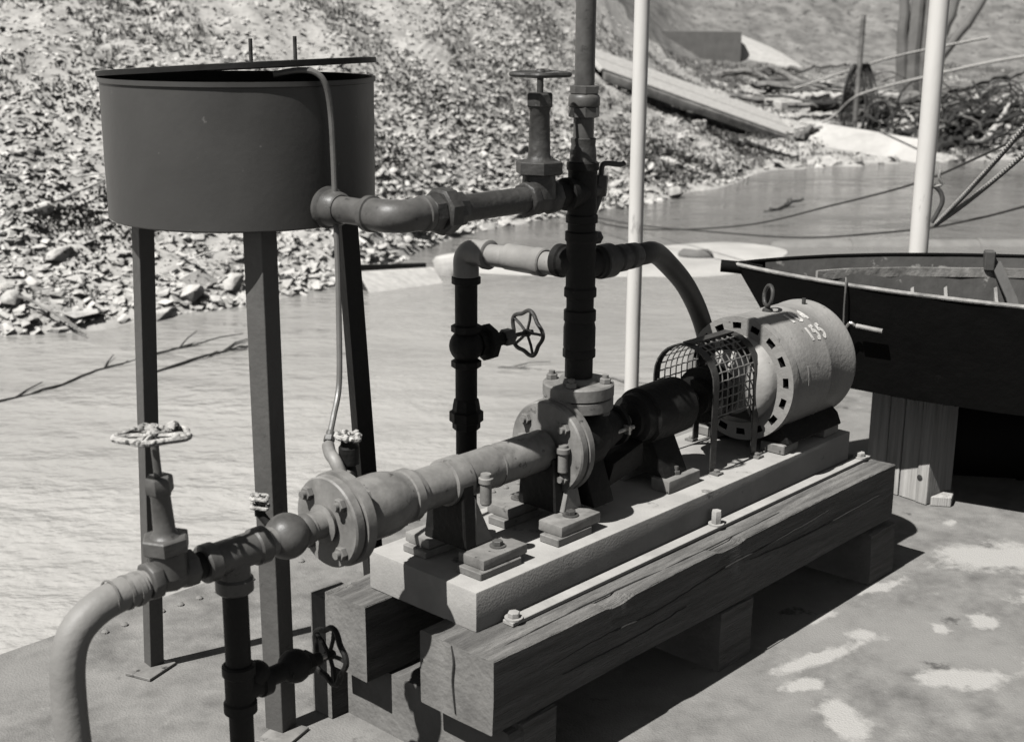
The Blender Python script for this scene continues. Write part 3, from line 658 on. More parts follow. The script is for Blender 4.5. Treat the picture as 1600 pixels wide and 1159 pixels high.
# frame shell needs an opening behind the slots, so the front plate carries its own rim
mo.part('end_ring', rb, 'motor')
mo.part('end_bell', MB().lathe(am(1.185), U, [(0, .03), (.002, .058), (.012, .062), (.018, .078), (.03, .108), (.045, .122), (.06, .127), (.0765, .129)], 72), 'bell')
mo.part('shaft_collar', MB().cyl(am(1.165), am(1.186), .026), 'dark')
for a in (.6, 2.2, 3.75, 5.35): mo.part('bolt', MB().hexn(am(1.212)+X((0, math.cos(a), math.sin(a)))*.104, -U, .009, .008), 'midiron')
eye = X((1.392, VA, ZM+MR))
mo.part('lifting_eye', MB().tube([eye+X((.006*math.sin(a), .0, .046))+X((.45*math.cos(a), -.9*math.cos(a)*0+.88*math.cos(a), math.sin(a)*1.25))*.023 for a in np.linspace(0, 2*math.pi, 29)[:-1]], .0058, 9, True).lathe(eye-Zx*.002, Zx, [(0, .017), (.008, .015), (.012, .008), (.02, .0075)], 18), 'dark')
for s in (-1, 1):
    y = VA+s*.115
    mo.part('foot', MB().prism([(m0+.03, y-s*.075, .425), (m0+.03, y+s*.045, .425), (m0+.03, y+s*.03, .46), (m0+.03, y-s*.02, .50)], (.30, 0, 0)), 'black', bev=.004)
    for u in (m0+.05, m0+.28): mo.part('foot_pad', MB().box((u-.03, y-.035, .3955), (u+.05, y+.045, .4245)), 'iron', bev=.003)
    for u in (m0+.06, m0+.29): mo.part('bolt', MB().hexn((u, y+s*.022, .4247), Zx, .011, .012), 'midiron')
mo.part('drip_plug', MB().cyl((1.56, VA-.02, ZM+MR-.003), (1.56, VA-.02, ZM+MR+.016), .006, n=12), 'dark')
mo.part('name_plate', MB().strap([(1.345, VA-(MR+.0012)*math.cos(a), ZM+(MR+.0012)*math.sin(a)) for a in np.linspace(-.02, .30, 7)], U, .007, .0008), 'bell')
# hand painted numbers, strokes laid on the barrel
GL = {'1': [[(.5, 0), (.5, 1)]], '0': [[(.2, .1), (.1, .5), (.2, .9), (.5, 1), (.8, .9), (.9, .5), (.8, .1), (.5, 0), (.2, .1)]], '4': [[(.7, 0), (.7, 1), (.1, .3), (.95, .3)]],
      '5': [[(.9, 1), (.2, 1), (.15, .58), (.55, .62), (.85, .45), (.85, .2), (.55, 0), (.1, .08)]]}
def paint(text, u0, a0, cw, ch, gap, sw):
    for i, c in enumerate(text):
        b = MB()
        for stroke in GL[c]:
            P = []
            for (x0, y0), (x1, y1) in zip(stroke, stroke[1:]):
                for q in range(5): P.append((x0+(x1-x0)*q/5, y0+(y1-y0)*q/5))
            P.append(stroke[-1])
            Q = []
            for x, y in P:
                a = a0+y*ch/MR; r = MR+.0012; Q.append(X((u0+i*(cw+gap)+x*cw, VA-r*math.cos(a), ZM+r*math.sin(a))))
            n = len(Q); vs = []
            for k in range(n):
                tg = (Q[min(k+1, n-1)]-Q[max(k-1, 0)]).normalized(); nr = (Q[k]-am(Q[k].x)).normalized(); sd_ = tg.cross(nr).normalized()*sw
                vs += [Q[k]-sd_, Q[k]+sd_, Q[k]+sd_+nr*.0006, Q[k]-sd_+nr*.0006]
            b.add(vs, [(k*4+j, k*4+(j+1) % 4, k*4+4+(j+1) % 4, k*4+4+j) for k in range(n-1) for j in range(4)])
        mo.part('painted_digit', b, 'letter')
paint('155', 1.410, .66, .020, .044, .011, .0055)
paint('104', 1.388, 1.06, .024, .042, .012, .0055)

# ------------------------------------------------------------------ discharge riser and its branches
UR = .536
def rz(z): return X((UR, VA, z))
def ringprof(r0, r1, h, c=.003): return [(0, r0), (c, r1), (h-c, r1), (h, r0)]
rs = T('discharge_riser', 'black vertical discharge riser standing on the pump flange', 'pipe', (UR, VA, .698))
rs.part('flange', MB().lathe(rz(.700), Zx, [(0, .085), (.002, .0885), (.030, .0885), (.034, .085), (.035, .05), (.046, .044)], 56), 'iron')
rs.part('gasket', MB().cyl(rz(.6972), rz(.7002), .082, n=40), 'rubber')
for k in range(4):
    a = .45+k*math.pi/2; d = X((math.cos(a), math.sin(a), 0))*.068
    rs.part('bolt', MB().hexn(rz(.7345)+d, Zx, .0145, .013).cyl(rz(.747)+d, rz(.756)+d, .008, n=12), 'iron')
    rs.part('bolt', MB().hexn(rz(.666)+d, -Zx, .0145, .012), 'iron')
rs.part('pipe', MB().cyl(rz(.735), rz(.81), .0345), 'black')
rs.part('reducer', MB().lathe(rz(.795), Zx, [(0, .036), (.003, .0405), (.02, .0405), (.024, .0385), (.03, .0395), (.075, .0395), (.085, .0375), (.09, .0365), (.093, .0395), (.118, .0395), (.121, .035)], 36), 'black')
rs.part('pipe', MB().cyl(rz(.905), rz(.96), .0335), 'black')
c = MB().lathe(rz(.945), Zx, [(0, .034), (.003, .0395), (.022, .0395), (.027, .036), (.135, .036), (.14, .0395), (.16, .0395), (.163, .033)], 36)
c.lathe((UR, VA, 1.027), V, [(.0, .036), (.05, .036), (.054, .041), (.072, .041), (.075, .034)], 32)
c.lathe((UR, VA, 1.023), U, [(.0, .034), (.046, .034), (.05, .038), (.068, .038), (.07, .034)], 32)
rs.part('cross_fitting', c, 'black')
rs.part('pipe', MB().cyl(rz(1.10), rz(1.135), .0335), 'black')
t2 = MB().lathe(rz(1.125), Zx, [(0, .033), (.003, .0385), (.02, .0385), (.024, .035), (.125, .035), (.129, .0385), (.145, .0385), (.148, .033)], 36)
t2.lathe((UR, VA, 1.2), -U, [(0, .034), (.045, .034), (.048, .0385), (.064, .0385), (.066, .034)], 32)
rs.part('tee', t2, 'black')
rs.part('pipe', MB().cyl(rz(1.26), rz(1.285), .0265), 'dark')
rs.part('reducer', MB().lathe(rz(1.268), Zx, [(0, .029), (.003, .0325), (.03, .0310), (.044, .0285), (.058, .0305), (.06, .027)], 32), 'dark')
rs.part('pipe', MB().cyl(rz(1.32), rz(1.40), .0245), 'midiron')
rs.part('union', MB().lathe(rz(1.375), Zx, [(0, .032), (.002, .0365), (.024, .0365), (.026, .034)], 8).lathe(rz(1.401), Zx, [(0, .036), (.003, .0375), (.020, .0375), (.026, .034), (.028, .031)], 32).lathe(rz(1.429), Zx, [(0, .030), (.002, .0335), (.018, .0335), (.02, .028)], 8), 'midiron')
rs.part('pipe', MB().cyl(rz(1.445), rz(2.1), .0235), 'midiron')
lc = T('lever_cock', 'small lever cock on the far side of the black riser near the white pole', 'valve', (UR+.03, VA, 1.2))
lc.part('body', MB().cyl((UR+.03, VA, 1.2), (UR+.066, VA, 1.2), .016).hexn((UR+.062, VA, 1.185), (.12, 0, 1), .02, .05).cyl((UR+.060, VA, 1.187), (UR+.04, VA, 1.14), .013, .008), 'dark')
lc.part('lever', MB().tube(crom([(UR+.068, VA, 1.232), (UR+.074, VA, 1.258), (UR+.088, VA-.005, 1.262), (UR+.118, VA-.02, 1.258), (UR+.128, VA-.025, 1.262)], 5), .0065, 8), 'dark')
sc_ = T('drain_cock', 'stubby drain cock on the black riser above the cross fitting', 'valve', (UR+.03, VA, 1.085))
sc_.part('body', MB().cyl((UR+.028, VA, 1.083), (UR+.062, VA, 1.085), .012).hexn((UR+.046, VA, 1.085), U, .0165, .02), 'dark')

# pipe from the tank with the big gate valve
TU, TV, TR, TZ0, TZ1 = -.064, .69, .304, 1.157, 1.468
tp = T('tank_pipe', 'grey pipe with elbow and union running from the tank to the black riser', 'pipe', (.2, VA, 1.2))
zt = 1.2
tp.part('pipe', MB().cyl((TU, TV-TR+.01, zt), (TU, VA+.06, zt), .0285), 'midiron')
el = crom([(TU, VA+.085, zt), (TU, VA+.05, zt), (TU+.004, VA+.022, zt), (TU+.022, VA+.004, zt), (TU+.05, VA, zt), (TU+.085, VA, zt)], 8)
tp.part('elbow', MB().tube(el, .0345, 28).lathe((TU, VA+.088, zt), -V, ringprof(.033, .0385, .02), 30).lathe((TU+.09, VA, zt), -U, ringprof(.033, .0385, .02), 30), 'midiron')
tp.part('pipe', MB().cyl((TU+.08, VA, zt), (.05, VA, zt), .029), 'midiron')
tp.part('union', MB().lathe((.022, VA, zt), U, [(0, .036), (.003, .0405), (.03, .0405), (.033, .036)], 8, True, .2).lathe((.055, VA, zt), U, [(0, .045), (.004, .0515), (.034, .0515), (.04, .044)], 8, True, .5).lathe((.095, VA, zt), U, [(0, .036), (.003, .040), (.028, .038), (.031, .033)], 8, True, .2), 'dark')
tp.part('pipe', MB().cyl((.12, VA, zt), (.335, VA, zt), .0295), 'dark')
gate_valve('dark gate valve with a handwheel at the top between the tank pipe and the riser', (.38, VA, 1.16), .38, 1.2, 0.0, (1.255, 1.405, 1.478), 'dark', None, (.041, .056), 'dark', 5, .062)
tp.part('nipple', MB().cyl((.43, VA, zt), (.48, VA, zt), .0285), 'black')

# bypass that goes back over the water and down
bp_ = T('bypass_pipe', 'bypass pipe leaving the riser over the water and turning straight down', 'pipe', (UR, .5, DZ))
zb = 1.017; VB = .56
def sl_(v): return X((UR, v, zb-(v-VA)*.02))
bp_.part('nipple', MB().cyl(sl_(.22), sl_(.31), .0285), 'galv')
bp_.part('coupling', MB().lathe(sl_(.285), V, [(0, .032), (.003, .0355), (.03, .0355), (.034, .0335), (.125, .0335), (.13, .030)], 32), 'galv')
bp_.part('nipple', MB().cyl(sl_(.40), sl_(.50), .0285), 'galv')
el = crom([(UR, VB-.085, zb-.006), (UR, VB-.045, zb-.006), (UR, VB-.016, zb-.010), (UR, VB-.001, zb-.028), (UR, VB, zb-.055), (UR, VB, zb-.09)], 8)
bp_.part('elbow', MB().tube(el, .034, 28).lathe((UR, VB-.088, zb-.006), V, ringprof(.033, .0385, .02), 30), 'galv')
bp_.part('elbow_collar', MB().lathe((UR, VB, zb-.094), Zx, ringprof(.033, .0385, .022), 30), 'black')
bp_.part('pipe', MB().cyl((UR, VB, zb-.075), (UR, VB, .79), .030), 'black')
bp_.part('pipe', MB().cyl((UR, VB, .71), (UR, VB, .60), .0295), 'black')
bp_.part('union', MB().lathe((UR, VB, .525), Zx, [(0, .034), (.004, .038), (.02, .038), (.024, .046), (.05, .046), (.054, .038), (.07, .036), (.085, .033)], 8), 'black')
bp_.part('pipe', MB().cyl((UR, VB, .535), (UR, VB, DZ+.001), .0285), 'black')
gv = T('globe_valve', 'black globe valve on the bypass pipe with its open handwheel seen against the water', 'valve', (UR, VB, .70), group='valves with handwheels')
zg = .757
gv.part('body', MB().sphere((UR, VB, zg), .046, 24, (1, 1, 1.0)).lathe((UR, VB, zg-.06), Zx, ringprof(.034, .0405, .022), 8).lathe((UR, VB, zg+.036), Zx, ringprof(.034, .0405, .022), 8), 'black')
gv.part('bonnet', MB().lathe((UR+.03, VB-.01, zg), (1, -.1, .02), [(0, .036), (.02, .036), (.024, .050), (.045, .050), (.05, .042), (.056, .022), (.09, .019)], 8), 'black')
gv.part('gland_nut', MB().hexn((UR+.118, VB-.022, zg+.004), (1, -.1, .02), .024, .034, .12), 'midiron')
gv.part('stem', MB().cyl((UR+.15, VB-.026, zg+.005), (UR+.225, VB-.034, zg+.007), .006), 'dark')
wheel(gv, (UR+.205, VB-.032, zg+.006), (1, -.1, .02), .060, .0058, 5, 'dark', .09, .3)

# hose leaving the cross fitting towards the motor
hs_ = T('discharge_hose', 'black rubber hose curving down from the riser behind the motor', 'hose', (.9, .25, DZ))
hs_.part('coupling', MB().lathe((UR+.065, VA, 1.022), U, [(0, .034), (.004, .042), (.045, .043), (.05, .036), (.056, .03), (.07, .030), (.074, .0345), (.10, .0345), (.104, .028), (.118, .028), (.122, .033), (.15, .032), (.155, .029)], 32), 'dark')
hs_.part('hose', MB().tube(crom([(.735, VA, 1.021), (.79, VA+.004, 1.020), (.87, VA+.032, 1.010), (1.00, VA+.09, .965), (1.215, VA+.165, .85), (1.39, VA+.222, .70), (1.48, VA+.245, .53), (1.52, VA+.26, .3), (1.54, VA+.29, .1), (1.60, VA+.38, -.018), (1.72, VA+.5, -.018)], 8), .0285, 22), 'rubber')
hs_.part('hose_clamp', MB().ring((.742, VA, 1.0205), U, .028, .031, .01, 28), 'dark')

# ------------------------------------------------------------------ the tank
def dent(mb, c, amp):
    for p in mb.v:
        d = Vector((p.x-c[0], p.y-c[1], 0)); L_ = d.length
        if L_ > .1: d /= L_; q = noise.noise(Vector((d.x*2.2, d.y*2.2, p.z*5)))*amp+noise.noise(Vector((d.x*6, d.y*6, p.z*14)))*amp*.35; p.x += d.x*q; p.y += d.y*q
    return mb
tk = T('steel_tank', 'round dark steel tank standing on three angle iron legs with its lid ajar', 'tank', (TU, TV, DZ))
tk.part('shell', dent(MB().lathe((TU, TV, TZ0), Zx, [(0, TR-.012), (.0005, TR-.003), (.003, TR)]+[(.003+(TZ1-TZ0-.018)*q/14, TR) for q in range(1, 14)]+[(TZ1-TZ0-.012, TR), (TZ1-TZ0-.010, TR+.004), (TZ1-TZ0, TR+.004), (TZ1-TZ0, TR-.004), (.01, TR-.004)], 144, False), (TU, TV), .0022), 'tank')
tk.part('floor', MB().cyl((TU, TV, TZ0-.001), (TU, TV, TZ0+.004), TR-.006, n=96), 'tank')
la = rad(3.75)
# lid: hinged at the left, lifted at the right
lid = MB(); ld = X((math.cos(rad(-76)), math.sin(rad(-76)), 0))      # direction across the tank towards the right of the view
lc0 = X((TU, TV, TZ1+.023)); tz = math.tan(la)
ln = X((-ld.x*math.sin(la), -ld.y*math.sin(la), math.cos(la)))
lid.lathe(lc0, ln, [(0, TR-.002), (-.008, TR+.006), (-.008, TR+.007), (.003, TR+.007), (.004, TR-.004)], 96)
lo = tk.part('lid', lid, 'legdark')
sx = X((-ld.y, ld.x, 0))
hd = X((math.cos(rad(-46)), math.sin(rad(-46)), 0)); hd = (hd-ln*hd.dot(ln)).normalized()
h0 = lc0+ln*.003+hd*(.03); h1 = lc0+ln*.003+hd*(.13)
for q in (h0, h1): tk.part('lid_rod', MB().cyl(q-Zx*.004, q+Zx*.055, .0045, n=12), 'dark', lo)
tk.part('outlet_boss', MB().lathe((TU, TV-TR+.012, 1.2), -V, [(0, .046), (.016, .046), (.022, .040), (.05, .036), (.056, .031)], 36), 'midiron')
def angle_leg(top, base, n_az, wd, th, mt, under=None):
    """two flanges of an angle iron meeting in a corner; n_az is the world azimuth the first flange faces"""
    t_, b_ = X(top), X(base); a1 = rad(n_az); R3 = FR['P'].to_3x3().inverted()
    n1 = R3 @ X((math.sin(a1), math.cos(a1), 0)); n2 = R3 @ X((math.sin(a1-math.pi/2), math.cos(a1-math.pi/2), 0))
    P = [X((0, 0, 0)), -n2*wd, -n2*wd-n1*th, -n2*th-n1*th, -n2*th-n1*wd, -n1*wd]
    vs = [b_+p for p in P]+[t_+p for p in P]
    return MB().add(vs, [(5, 4, 3, 2, 1, 0), (6, 7, 8, 9, 10, 11)]+[(i, (i+1) % 6, 6+(i+1) % 6, 6+i) for i in range(6)])
def rp(a, r): return TU+r*math.cos(rad(a)), TV+r*math.sin(rad(a))
for (at_, rt), (ab, rb_), naz, wd, mt in (((155, .24), (120, .32), 229, .038, 'leg'), ((241, .272), (241.5, .27), 210, .052, 'leg'), ((356, .272), (-3, .355), 240, .044, 'legdark')):
    x0, y0 = rp(at_, rt); x1, y1 = rp(ab, rb_)
    lg = tk.part('leg', angle_leg((x0, y0, TZ0), (x1, y1, DZ+.008), naz, wd, .006, mt), mt, bev=.0012)
    tk.part('foot_plate', MB().box((x1-.052, y1-.040, DZ+.001), (x1+.052, y1+.040, DZ+.009), rad(18)), 'iron', lg, bev=.001)

# thin tube from the tank rim down to the reducer
tt = T('thin_tube', 'thin flexible tube hanging from the tank rim down to the suction reducer', 'tube', (-.08, .36, .7))
tt.part('tube', MB().tube(crom([(-.165, .43, 1.482), (-.125, .405, 1.490), (-.098, .378, 1.487), (-.080, .364, 1.462), (-.066, .366, 1.40), (-.063, .365, 1.30), (-.066, .36, 1.205), (-.074, .347, 1.08), (-.089, .33, .963), (-.118, .30, .832), (-.158, .273, .772), (-.192, .25, .732)], 7), .0066, 10), 'tube')
tt.part('tube_fitting', MB().cyl((-.180, .258, .746), (-.199, .244, .722), .0088, n=14), 'midiron')
tt.part('tube_nut', MB().hexn((-.186, .253, .738), (-.5, -.35, -.6), .0125, .014), 'midiron')
tt.part('elbow_fitting', MB().tube(crom([(-.198, .245, .722), (-.210, .225, .712), (-.216, .20, .700), (-.214, .182, .670)], 5), .0135, 14), 'iron')
tt.part('base_nut', MB().hexn((-.214, .182, .668), Zx, .019, .014), 'iron')
cc = T('bleed_cock', 'small bleed cock with a crusted white wheel on top of the suction flange', 'valve', (-.135, VA+.045, .64), group='small cocks with crusted wheels')
cb = X((-.158, VA+.055, .655))
cc.part('body', MB().cyl(cb+X((-.005, -.02, -.03)), cb+Zx*.02, .013).lathe(cb+Zx*.018, Zx, [(0, .013), (.004, .022), (.04, .0225), (.046, .018), (.06, .016)], 20), 'black')
cc.part('elbow', MB().tube(crom([cb+X((-.002, -.012, -.022)), cb+X((-.028, -.01, -.012)), cb+X((-.05, -.012, -.03))], 4), .0115, 14).lathe(cb+X((-.048, -.01, -.03)), (.3, .1, -1), ringprof(.012, .017, .018), 14), 'iron')
wheel(cc, cb+Zx*.082, (.1, -.1, 1), .024, .0058, 4, 'crust', .16)
for k in range(5):
    a = k*1.26; cc.part('paint_crust', MB().sphere(cb+X((math.cos(a)*.022, math.sin(a)*.022, .084)), .0085, 9).rough(.004, 90, k), 'crust')
c2 = T('bleed_cock', 'tiny bleed cock with a crusted wheel beside the ball behind the middle tank leg', 'valve', (-.40, VA+.06, .62), group='small cocks with crusted wheels')
cb = X((-.395, VA+.055, .628))
c2.part('body', MB().cyl(X((-.385, VA+.03, .60)), cb, .009).cyl(cb-Zx*.004, cb+Zx*.02, .011), 'black')
for q in (.016, .034): 
    wheel(c2, cb+Zx*q, (.1, -.1, 1), .017, .0042, 4, 'crust', .16)

# ------------------------------------------------------------------ poles, boat and cribbing on the right
pL = T('white_pole', 'thin white painted pole standing at the deck edge behind the pump', 'pole', (2.163, 1.248, DZ), group='white poles')
def pole(t, a, b, r):
    n = 30; P = [X(a).lerp(X(b), i/n) for i in range(n+1)]
    t.part('post', MB().tube([p+X((noise.noise(p*3)*.0015, noise.noise(p*3+X((5, 0, 0)))*.0015, 0)) for p in P], r, 26), 'white')
    t.part('base_flange', MB().lathe(X(a), Zx, [(0, r*1.9), (.012, r*1.9), (.014, r*1.15), (.05, r*1.1)], 26), 'white')
pole(pL, (2.163, 1.248, DZ+.001), (2.151, 1.248, 2.4), .0285)
pR = T('white_pole', 'thick white pole rising behind the dark boat at the right', 'pole', (3.396, .68, DZ), group='white poles')
pole(pR, (3.396, .68, DZ+.001), (3.393, .68, 2.4), .0395)
pl_loc = FR['P'] @ X((3.395, .68, .83))
hk = T('rope_hook', 'dark iron hook tied to the thick white pole', 'hook', (pl_loc.x+.035, pl_loc.y-.03, .8), 'W')
hk.part('hook', MB().tube(crom([(pl_loc.x+.03, pl_loc.y-.035, .935), (pl_loc.x+.058, pl_loc.y-.04, .91), (pl_loc.x+.068, pl_loc.y-.05, .87), (pl_loc.x+.05, pl_loc.y-.05, .82), (pl_loc.x+.03, pl_loc.y-.05, .78)], 6), .010, 10), 'wire')
hk.part('lashing', MB().tube(crom([(pl_loc.x+.03, pl_loc.y-.04, .93), (pl_loc.x+.06, pl_loc.y-.045, .94), (pl_loc.x+.045, pl_loc.y-.05, .97), (pl_loc.x+.05, pl_loc.y-.05, 1.0)], 5), .006, 8), 'rope')
def twisted(a, b, r, turns, sag):
    a, b = X(a), X(b); m_ = MB()
    for ph in (0, math.pi):
        P = []
        for i in range(turns*8+1):
            t = i/(turns*8); p = a.lerp(b, t)-Zx*sag*4*t*(1-t); x, y = perp(b-a); an = ph+t*turns*2*math.pi
            P.append(p+(x*math.cos(an)+y*math.sin(an))*r*.8)
        m_.tube(P, r, 6)
    return m_
tw = T('mooring_rope', 'doubled twisted rope tied to the thick white pole and going out at the right', 'rope', (pl_loc.x+.04, pl_loc.y-.05, .77), 'W', group='ropes and cables across the water')
tw.part('strand', twisted((pl_loc.x+.045, pl_loc.y-.06, .775), (1.80, 4.62, 1.32), .0062, 28, .012), 'rope')
tw.part('strand', twisted((pl_loc.x+.045, pl_loc.y-.05, .770), (1.88, 4.62, 1.29), .0062, 28, .02), 'rope')
def cable(label, pts, r, mt='wire'):
    single('mooring_cable', label, 'cable', pts[0], MB().tube(crom(pts, 8), r, 7), mt, 'W', group='ropes and cables across the water')
cable('dark sagging cable that climbs across the water past the thick white pole', [(.2, 17, -.72), (.77, 15.5, -.65), (1.34, 14, -.55), (2.16, 12.5, -.28), (2.64, 11, .12), (2.89, 9.6, .47), (2.94, 8.6, .74), (2.94, 7.6, 1.02), (2.9, 6.4, 1.4)], .0085)
cable('lower dark cable hanging almost level across the water behind the boat', [(.2, 16.6, -.7), (.79, 15.8, -.66), (1.44, 15, -.66), (1.95, 13.5, -.49), (2.61, 12, -.31), (2.99, 10, .07), (3.12, 9, .3), (3.23, 8.2, .52), (3.4, 7, .85)], .0085)

BD = X((math.sin(rad(98)), math.cos(rad(98)), 0)); BN = X((-BD.y, BD.x, 0)); B0 = X((.7415, 4.3653, 0))
bt = T('boat', 'dark steel skiff with its bow propped up on a wooden post at the right', 'boat', B0, 'W')
SS = [0, .04, .1, .2, .35, .55, .8, 1.1, 1.5, 2.0, 2.6, 3.2]
def hb(s): return .012+.585*(1-math.exp(-1.70*s)) if s < 2 else .012+.585*(1-math.exp(-3.4))
def zg_(s): return .812-.026*min(s, 1.2)
def hc(s): return max(.008, hb(max(0, s-.16))*.86-.006)
def zc_(s):
    return max(.45, .812-1.62*s) if s < .3 else .45-.02*min(1, s-.3)
BF = 1.062
def bp3(s, n, z):
    p = B0+BD*s+BN*n+Zx*z; return X((p.x*BF, p.y*BF, 1.6+(p.z-1.6)*BF))
outer = []; 
for s in SS: outer.append([bp3(s, -hb(s), zg_(s)), bp3(s, -(hb(s)*.55+hc(s)*.45), zg_(s)*.5+zc_(s)*.5), bp3(s, -hc(s), zc_(s)), bp3(s, 0, zc_(s)-.015*min(1, s)), bp3(s, hc(s), zc_(s)), bp3(s, (hb(s)*.55+hc(s)*.45), zg_(s)*.5+zc_(s)*.5), bp3(s, hb(s), zg_(s))])
def skin(rows):
    k = len(rows[0]); return MB().add([p for r_ in rows for p in r_], [(i*k+j, i*k+j+1, (i+1)*k+j+1, (i+1)*k+j) for i in range(len(rows)-1) for j in range(k-1)])
h_ = skin(outer); k = len(h_.v); h_.add([p for p in outer[-1]], [tuple(range(7))])
bt.part('hull', h_, 'hull', sharp=28)
inner = []
for s in SS[2:]:
    t = .014; zf = max(zc_(s)+.03, zc_(s)+.02); inner.append([bp3(s, -hb(s)+t, zg_(s)-.001), bp3(s, -hc(s)+t*1.2 if hc(s) > .03 else -.004, zf), bp3(s, hc(s)-t*1.2 if hc(s) > .03 else .004, zf), bp3(s, hb(s)-t, zg_(s)-.001)])
bt.part('inside', skin(inner), 'hullin', sharp=28)
for sg, nm in ((-1, 'gunwale'), (1, 'gunwale')):
    bt.part(nm, MB().tube(crom([bp3(s, sg*(hb(s)-.005), zg_(s)+.004) for s in SS], 4), .0072, 8), 'rail' if sg < 0 else 'hull')
bt.part('stringer', MB().strap([bp3(s, hb(s)*.985-.028-.02*(s < .4), zg_(s)-.052) for s in (.28, .4, .6, .9, 1.3, 2, 3)], Zx, .034, .012), 'rail')
bt.part('stem_bumper', MB().tube([bp3(-.05, 0, .808), bp3(.0, 0, .805), bp3(.085, 0, .795)], .022, 12), 'hull')
for s in (.62, .74, .92, 1.12, 1.36, 1.62):
    n0 = hb(s)-.03
    bt.part('rib', MB().prism([bp3(s, n0, zg_(s)-.08), bp3(s, hc(s)-.16, zc_(s)+.034), bp3(s, hc(s)-.02, zc_(s)+.034)], BD*.012), 'rail')
bt.part('brace', MB().strap([bp3(.92, hb(.92)-.03, .775), bp3(.97, hb(.95)-.12, .66), bp3(1.0, .2, .5)], BD, .04, .008), 'hullin')
bt.part('rowlock_block', MB().box(bp3(.90, hb(.90)-.045, .745)-X((.020, .010, 0)), bp3(.90, hb(.90)-.02, .815)+X((.014, .008, 0)), rad(-8)), 'hullin', bev=.004)
bt.part('floor_board', MB().strap([bp3(s, -hb(s)+.10, .715) for s in (.55, 1.0, 1.5, 2.0, 2.6)], BN, .12, .02), 'palewood')
bt.part('thwart', MB().box((B0.x+1.35, B0.y-.70, .69), (B0.x+1.55, B0.y+.34, .715), rad(-8)), 'palewood', bev=.003)
ln_ = [bp3(.335, -hb(.33)+.06, .812), bp3(.33, -hb(.33)+.0, .828), bp3(.33, -hb(.33)-.013, .80), bp3(.332, -hb(.33)*.95-.010, .73), bp3(.335, -hb(.33)*.90-.010, .67), bp3(.332, -hb(.33)*.87-.012, .62)]
bt.part('lanyard', MB().tube(crom(ln_, 5), .0035, 7), 'dull')
q0, q1 = bp3(.37, -hb(.37)*.90-.020, .682), bp3(.465, -hb(.465)*.90-.020, .674)
bt.part('towing_bar', MB().tube([q0, q0.lerp(q1, .8)], .0078, 10), 'rail')
bt.part('shackle', MB().tube(crom([bp3(.34, -hb(.34)*.88-.02, .668), bp3(.352, -hb(.34)*.88-.035, .69), bp3(.366, -hb(.36)*.9-.022, .682)], 4), .005, 7), 'steel')
coil = []
for i in range(40): a = i*.5; coil.append(bp3(.88+.035*math.cos(a)+i*.003, .06+.06*math.sin(a), .60+.0018*i))
bt.part('rope_coil', MB().tube(coil, .008, 6), 'wire')

# post of pale planks under the hull with a dark pad on top
cr = T('crib_post', 'pale upright plank post on the deck propping the boat', 'post', (1.38, 4.56, DZ), 'W')
PO = X((1.4637, 4.4187, DZ)); pdx = X((-.625, .78, 0)).normalized(); pdn = X((.78, .625, 0))
wds = [.048, .074, .060, .085]; q = 0
for i, wd in enumerate(wds):
    a = PO+pdx*(q+.0015); b = PO+pdx*(q+wd-.0015); q += wd; j = [0, .006, .002, .004][i]
    top = .384-[0, .004, .0, .012][i]
    pg = [a+pdn*j, b+pdn*j, b+pdn*.15, a+pdn*.15]
    cr.part('plank', MB().prism([p+Zx*.002 for p in pg], Zx*top), 'post', bev=.002)
kn = PO+pdx*.035+Zx*.095-pdn*.0012
cr.part('knot', MB().lathe(kn, -pdn, [(0, .0115), (.0012, .009)], 14), 'darkwood')
pd = T('timber_pad', 'black rounded pad between the wooden post and the boat hull', 'pad', (1.38, 4.55, .335), 'W')
c0 = PO+pdx*.125+pdn*.10; 
pm_ = MB().lathe(c0+Zx*.387, Zx, [(0, .15), (.006, .19), (.03, .20), (.058, .19), (.07, .15), (.074, .08)], 24)
for v_ in pm_.v:
    d_ = v_-c0; al = d_.dot(pdx); v_ += pdx*al*.25
pd.part('pad', pm_.rough(.008, 9, 3), 'rubber')  # the hull's shade is put into the pad as an even black
wg = single('wedge', 'small pale wooden wedge lying at the foot of the plank post', 'wedge', PO+pdn*.02, MB().prism([PO-pdx*.008+pdn*.01+Zx*.001, PO-pdx*.062+pdn*.055+Zx*.001, PO-pdx*.030+pdn*.12+Zx*.001, PO-pdx*.004+pdn*.12+Zx*.001], Zx*.034), 'post', 'W', bev=.002)
bx = T('shade_filler', 'black drum added for the dark under the boat hull', 'filler', PO+X((.28, .32, 0)), 'W')
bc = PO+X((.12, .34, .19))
bx.part('body', MB().lathe(bc, (1, -.14, 0), [(0, .17), (.004, .186), (.02, .186), (.024, .18), (.30, .18), (.304, .187), (.32, .187), (.324, .18), (.60, .18), (.604, .187), (.62, .187), (.62, .17)], 40), 'hull')  # made-up black body, added to darken the gap under the hull

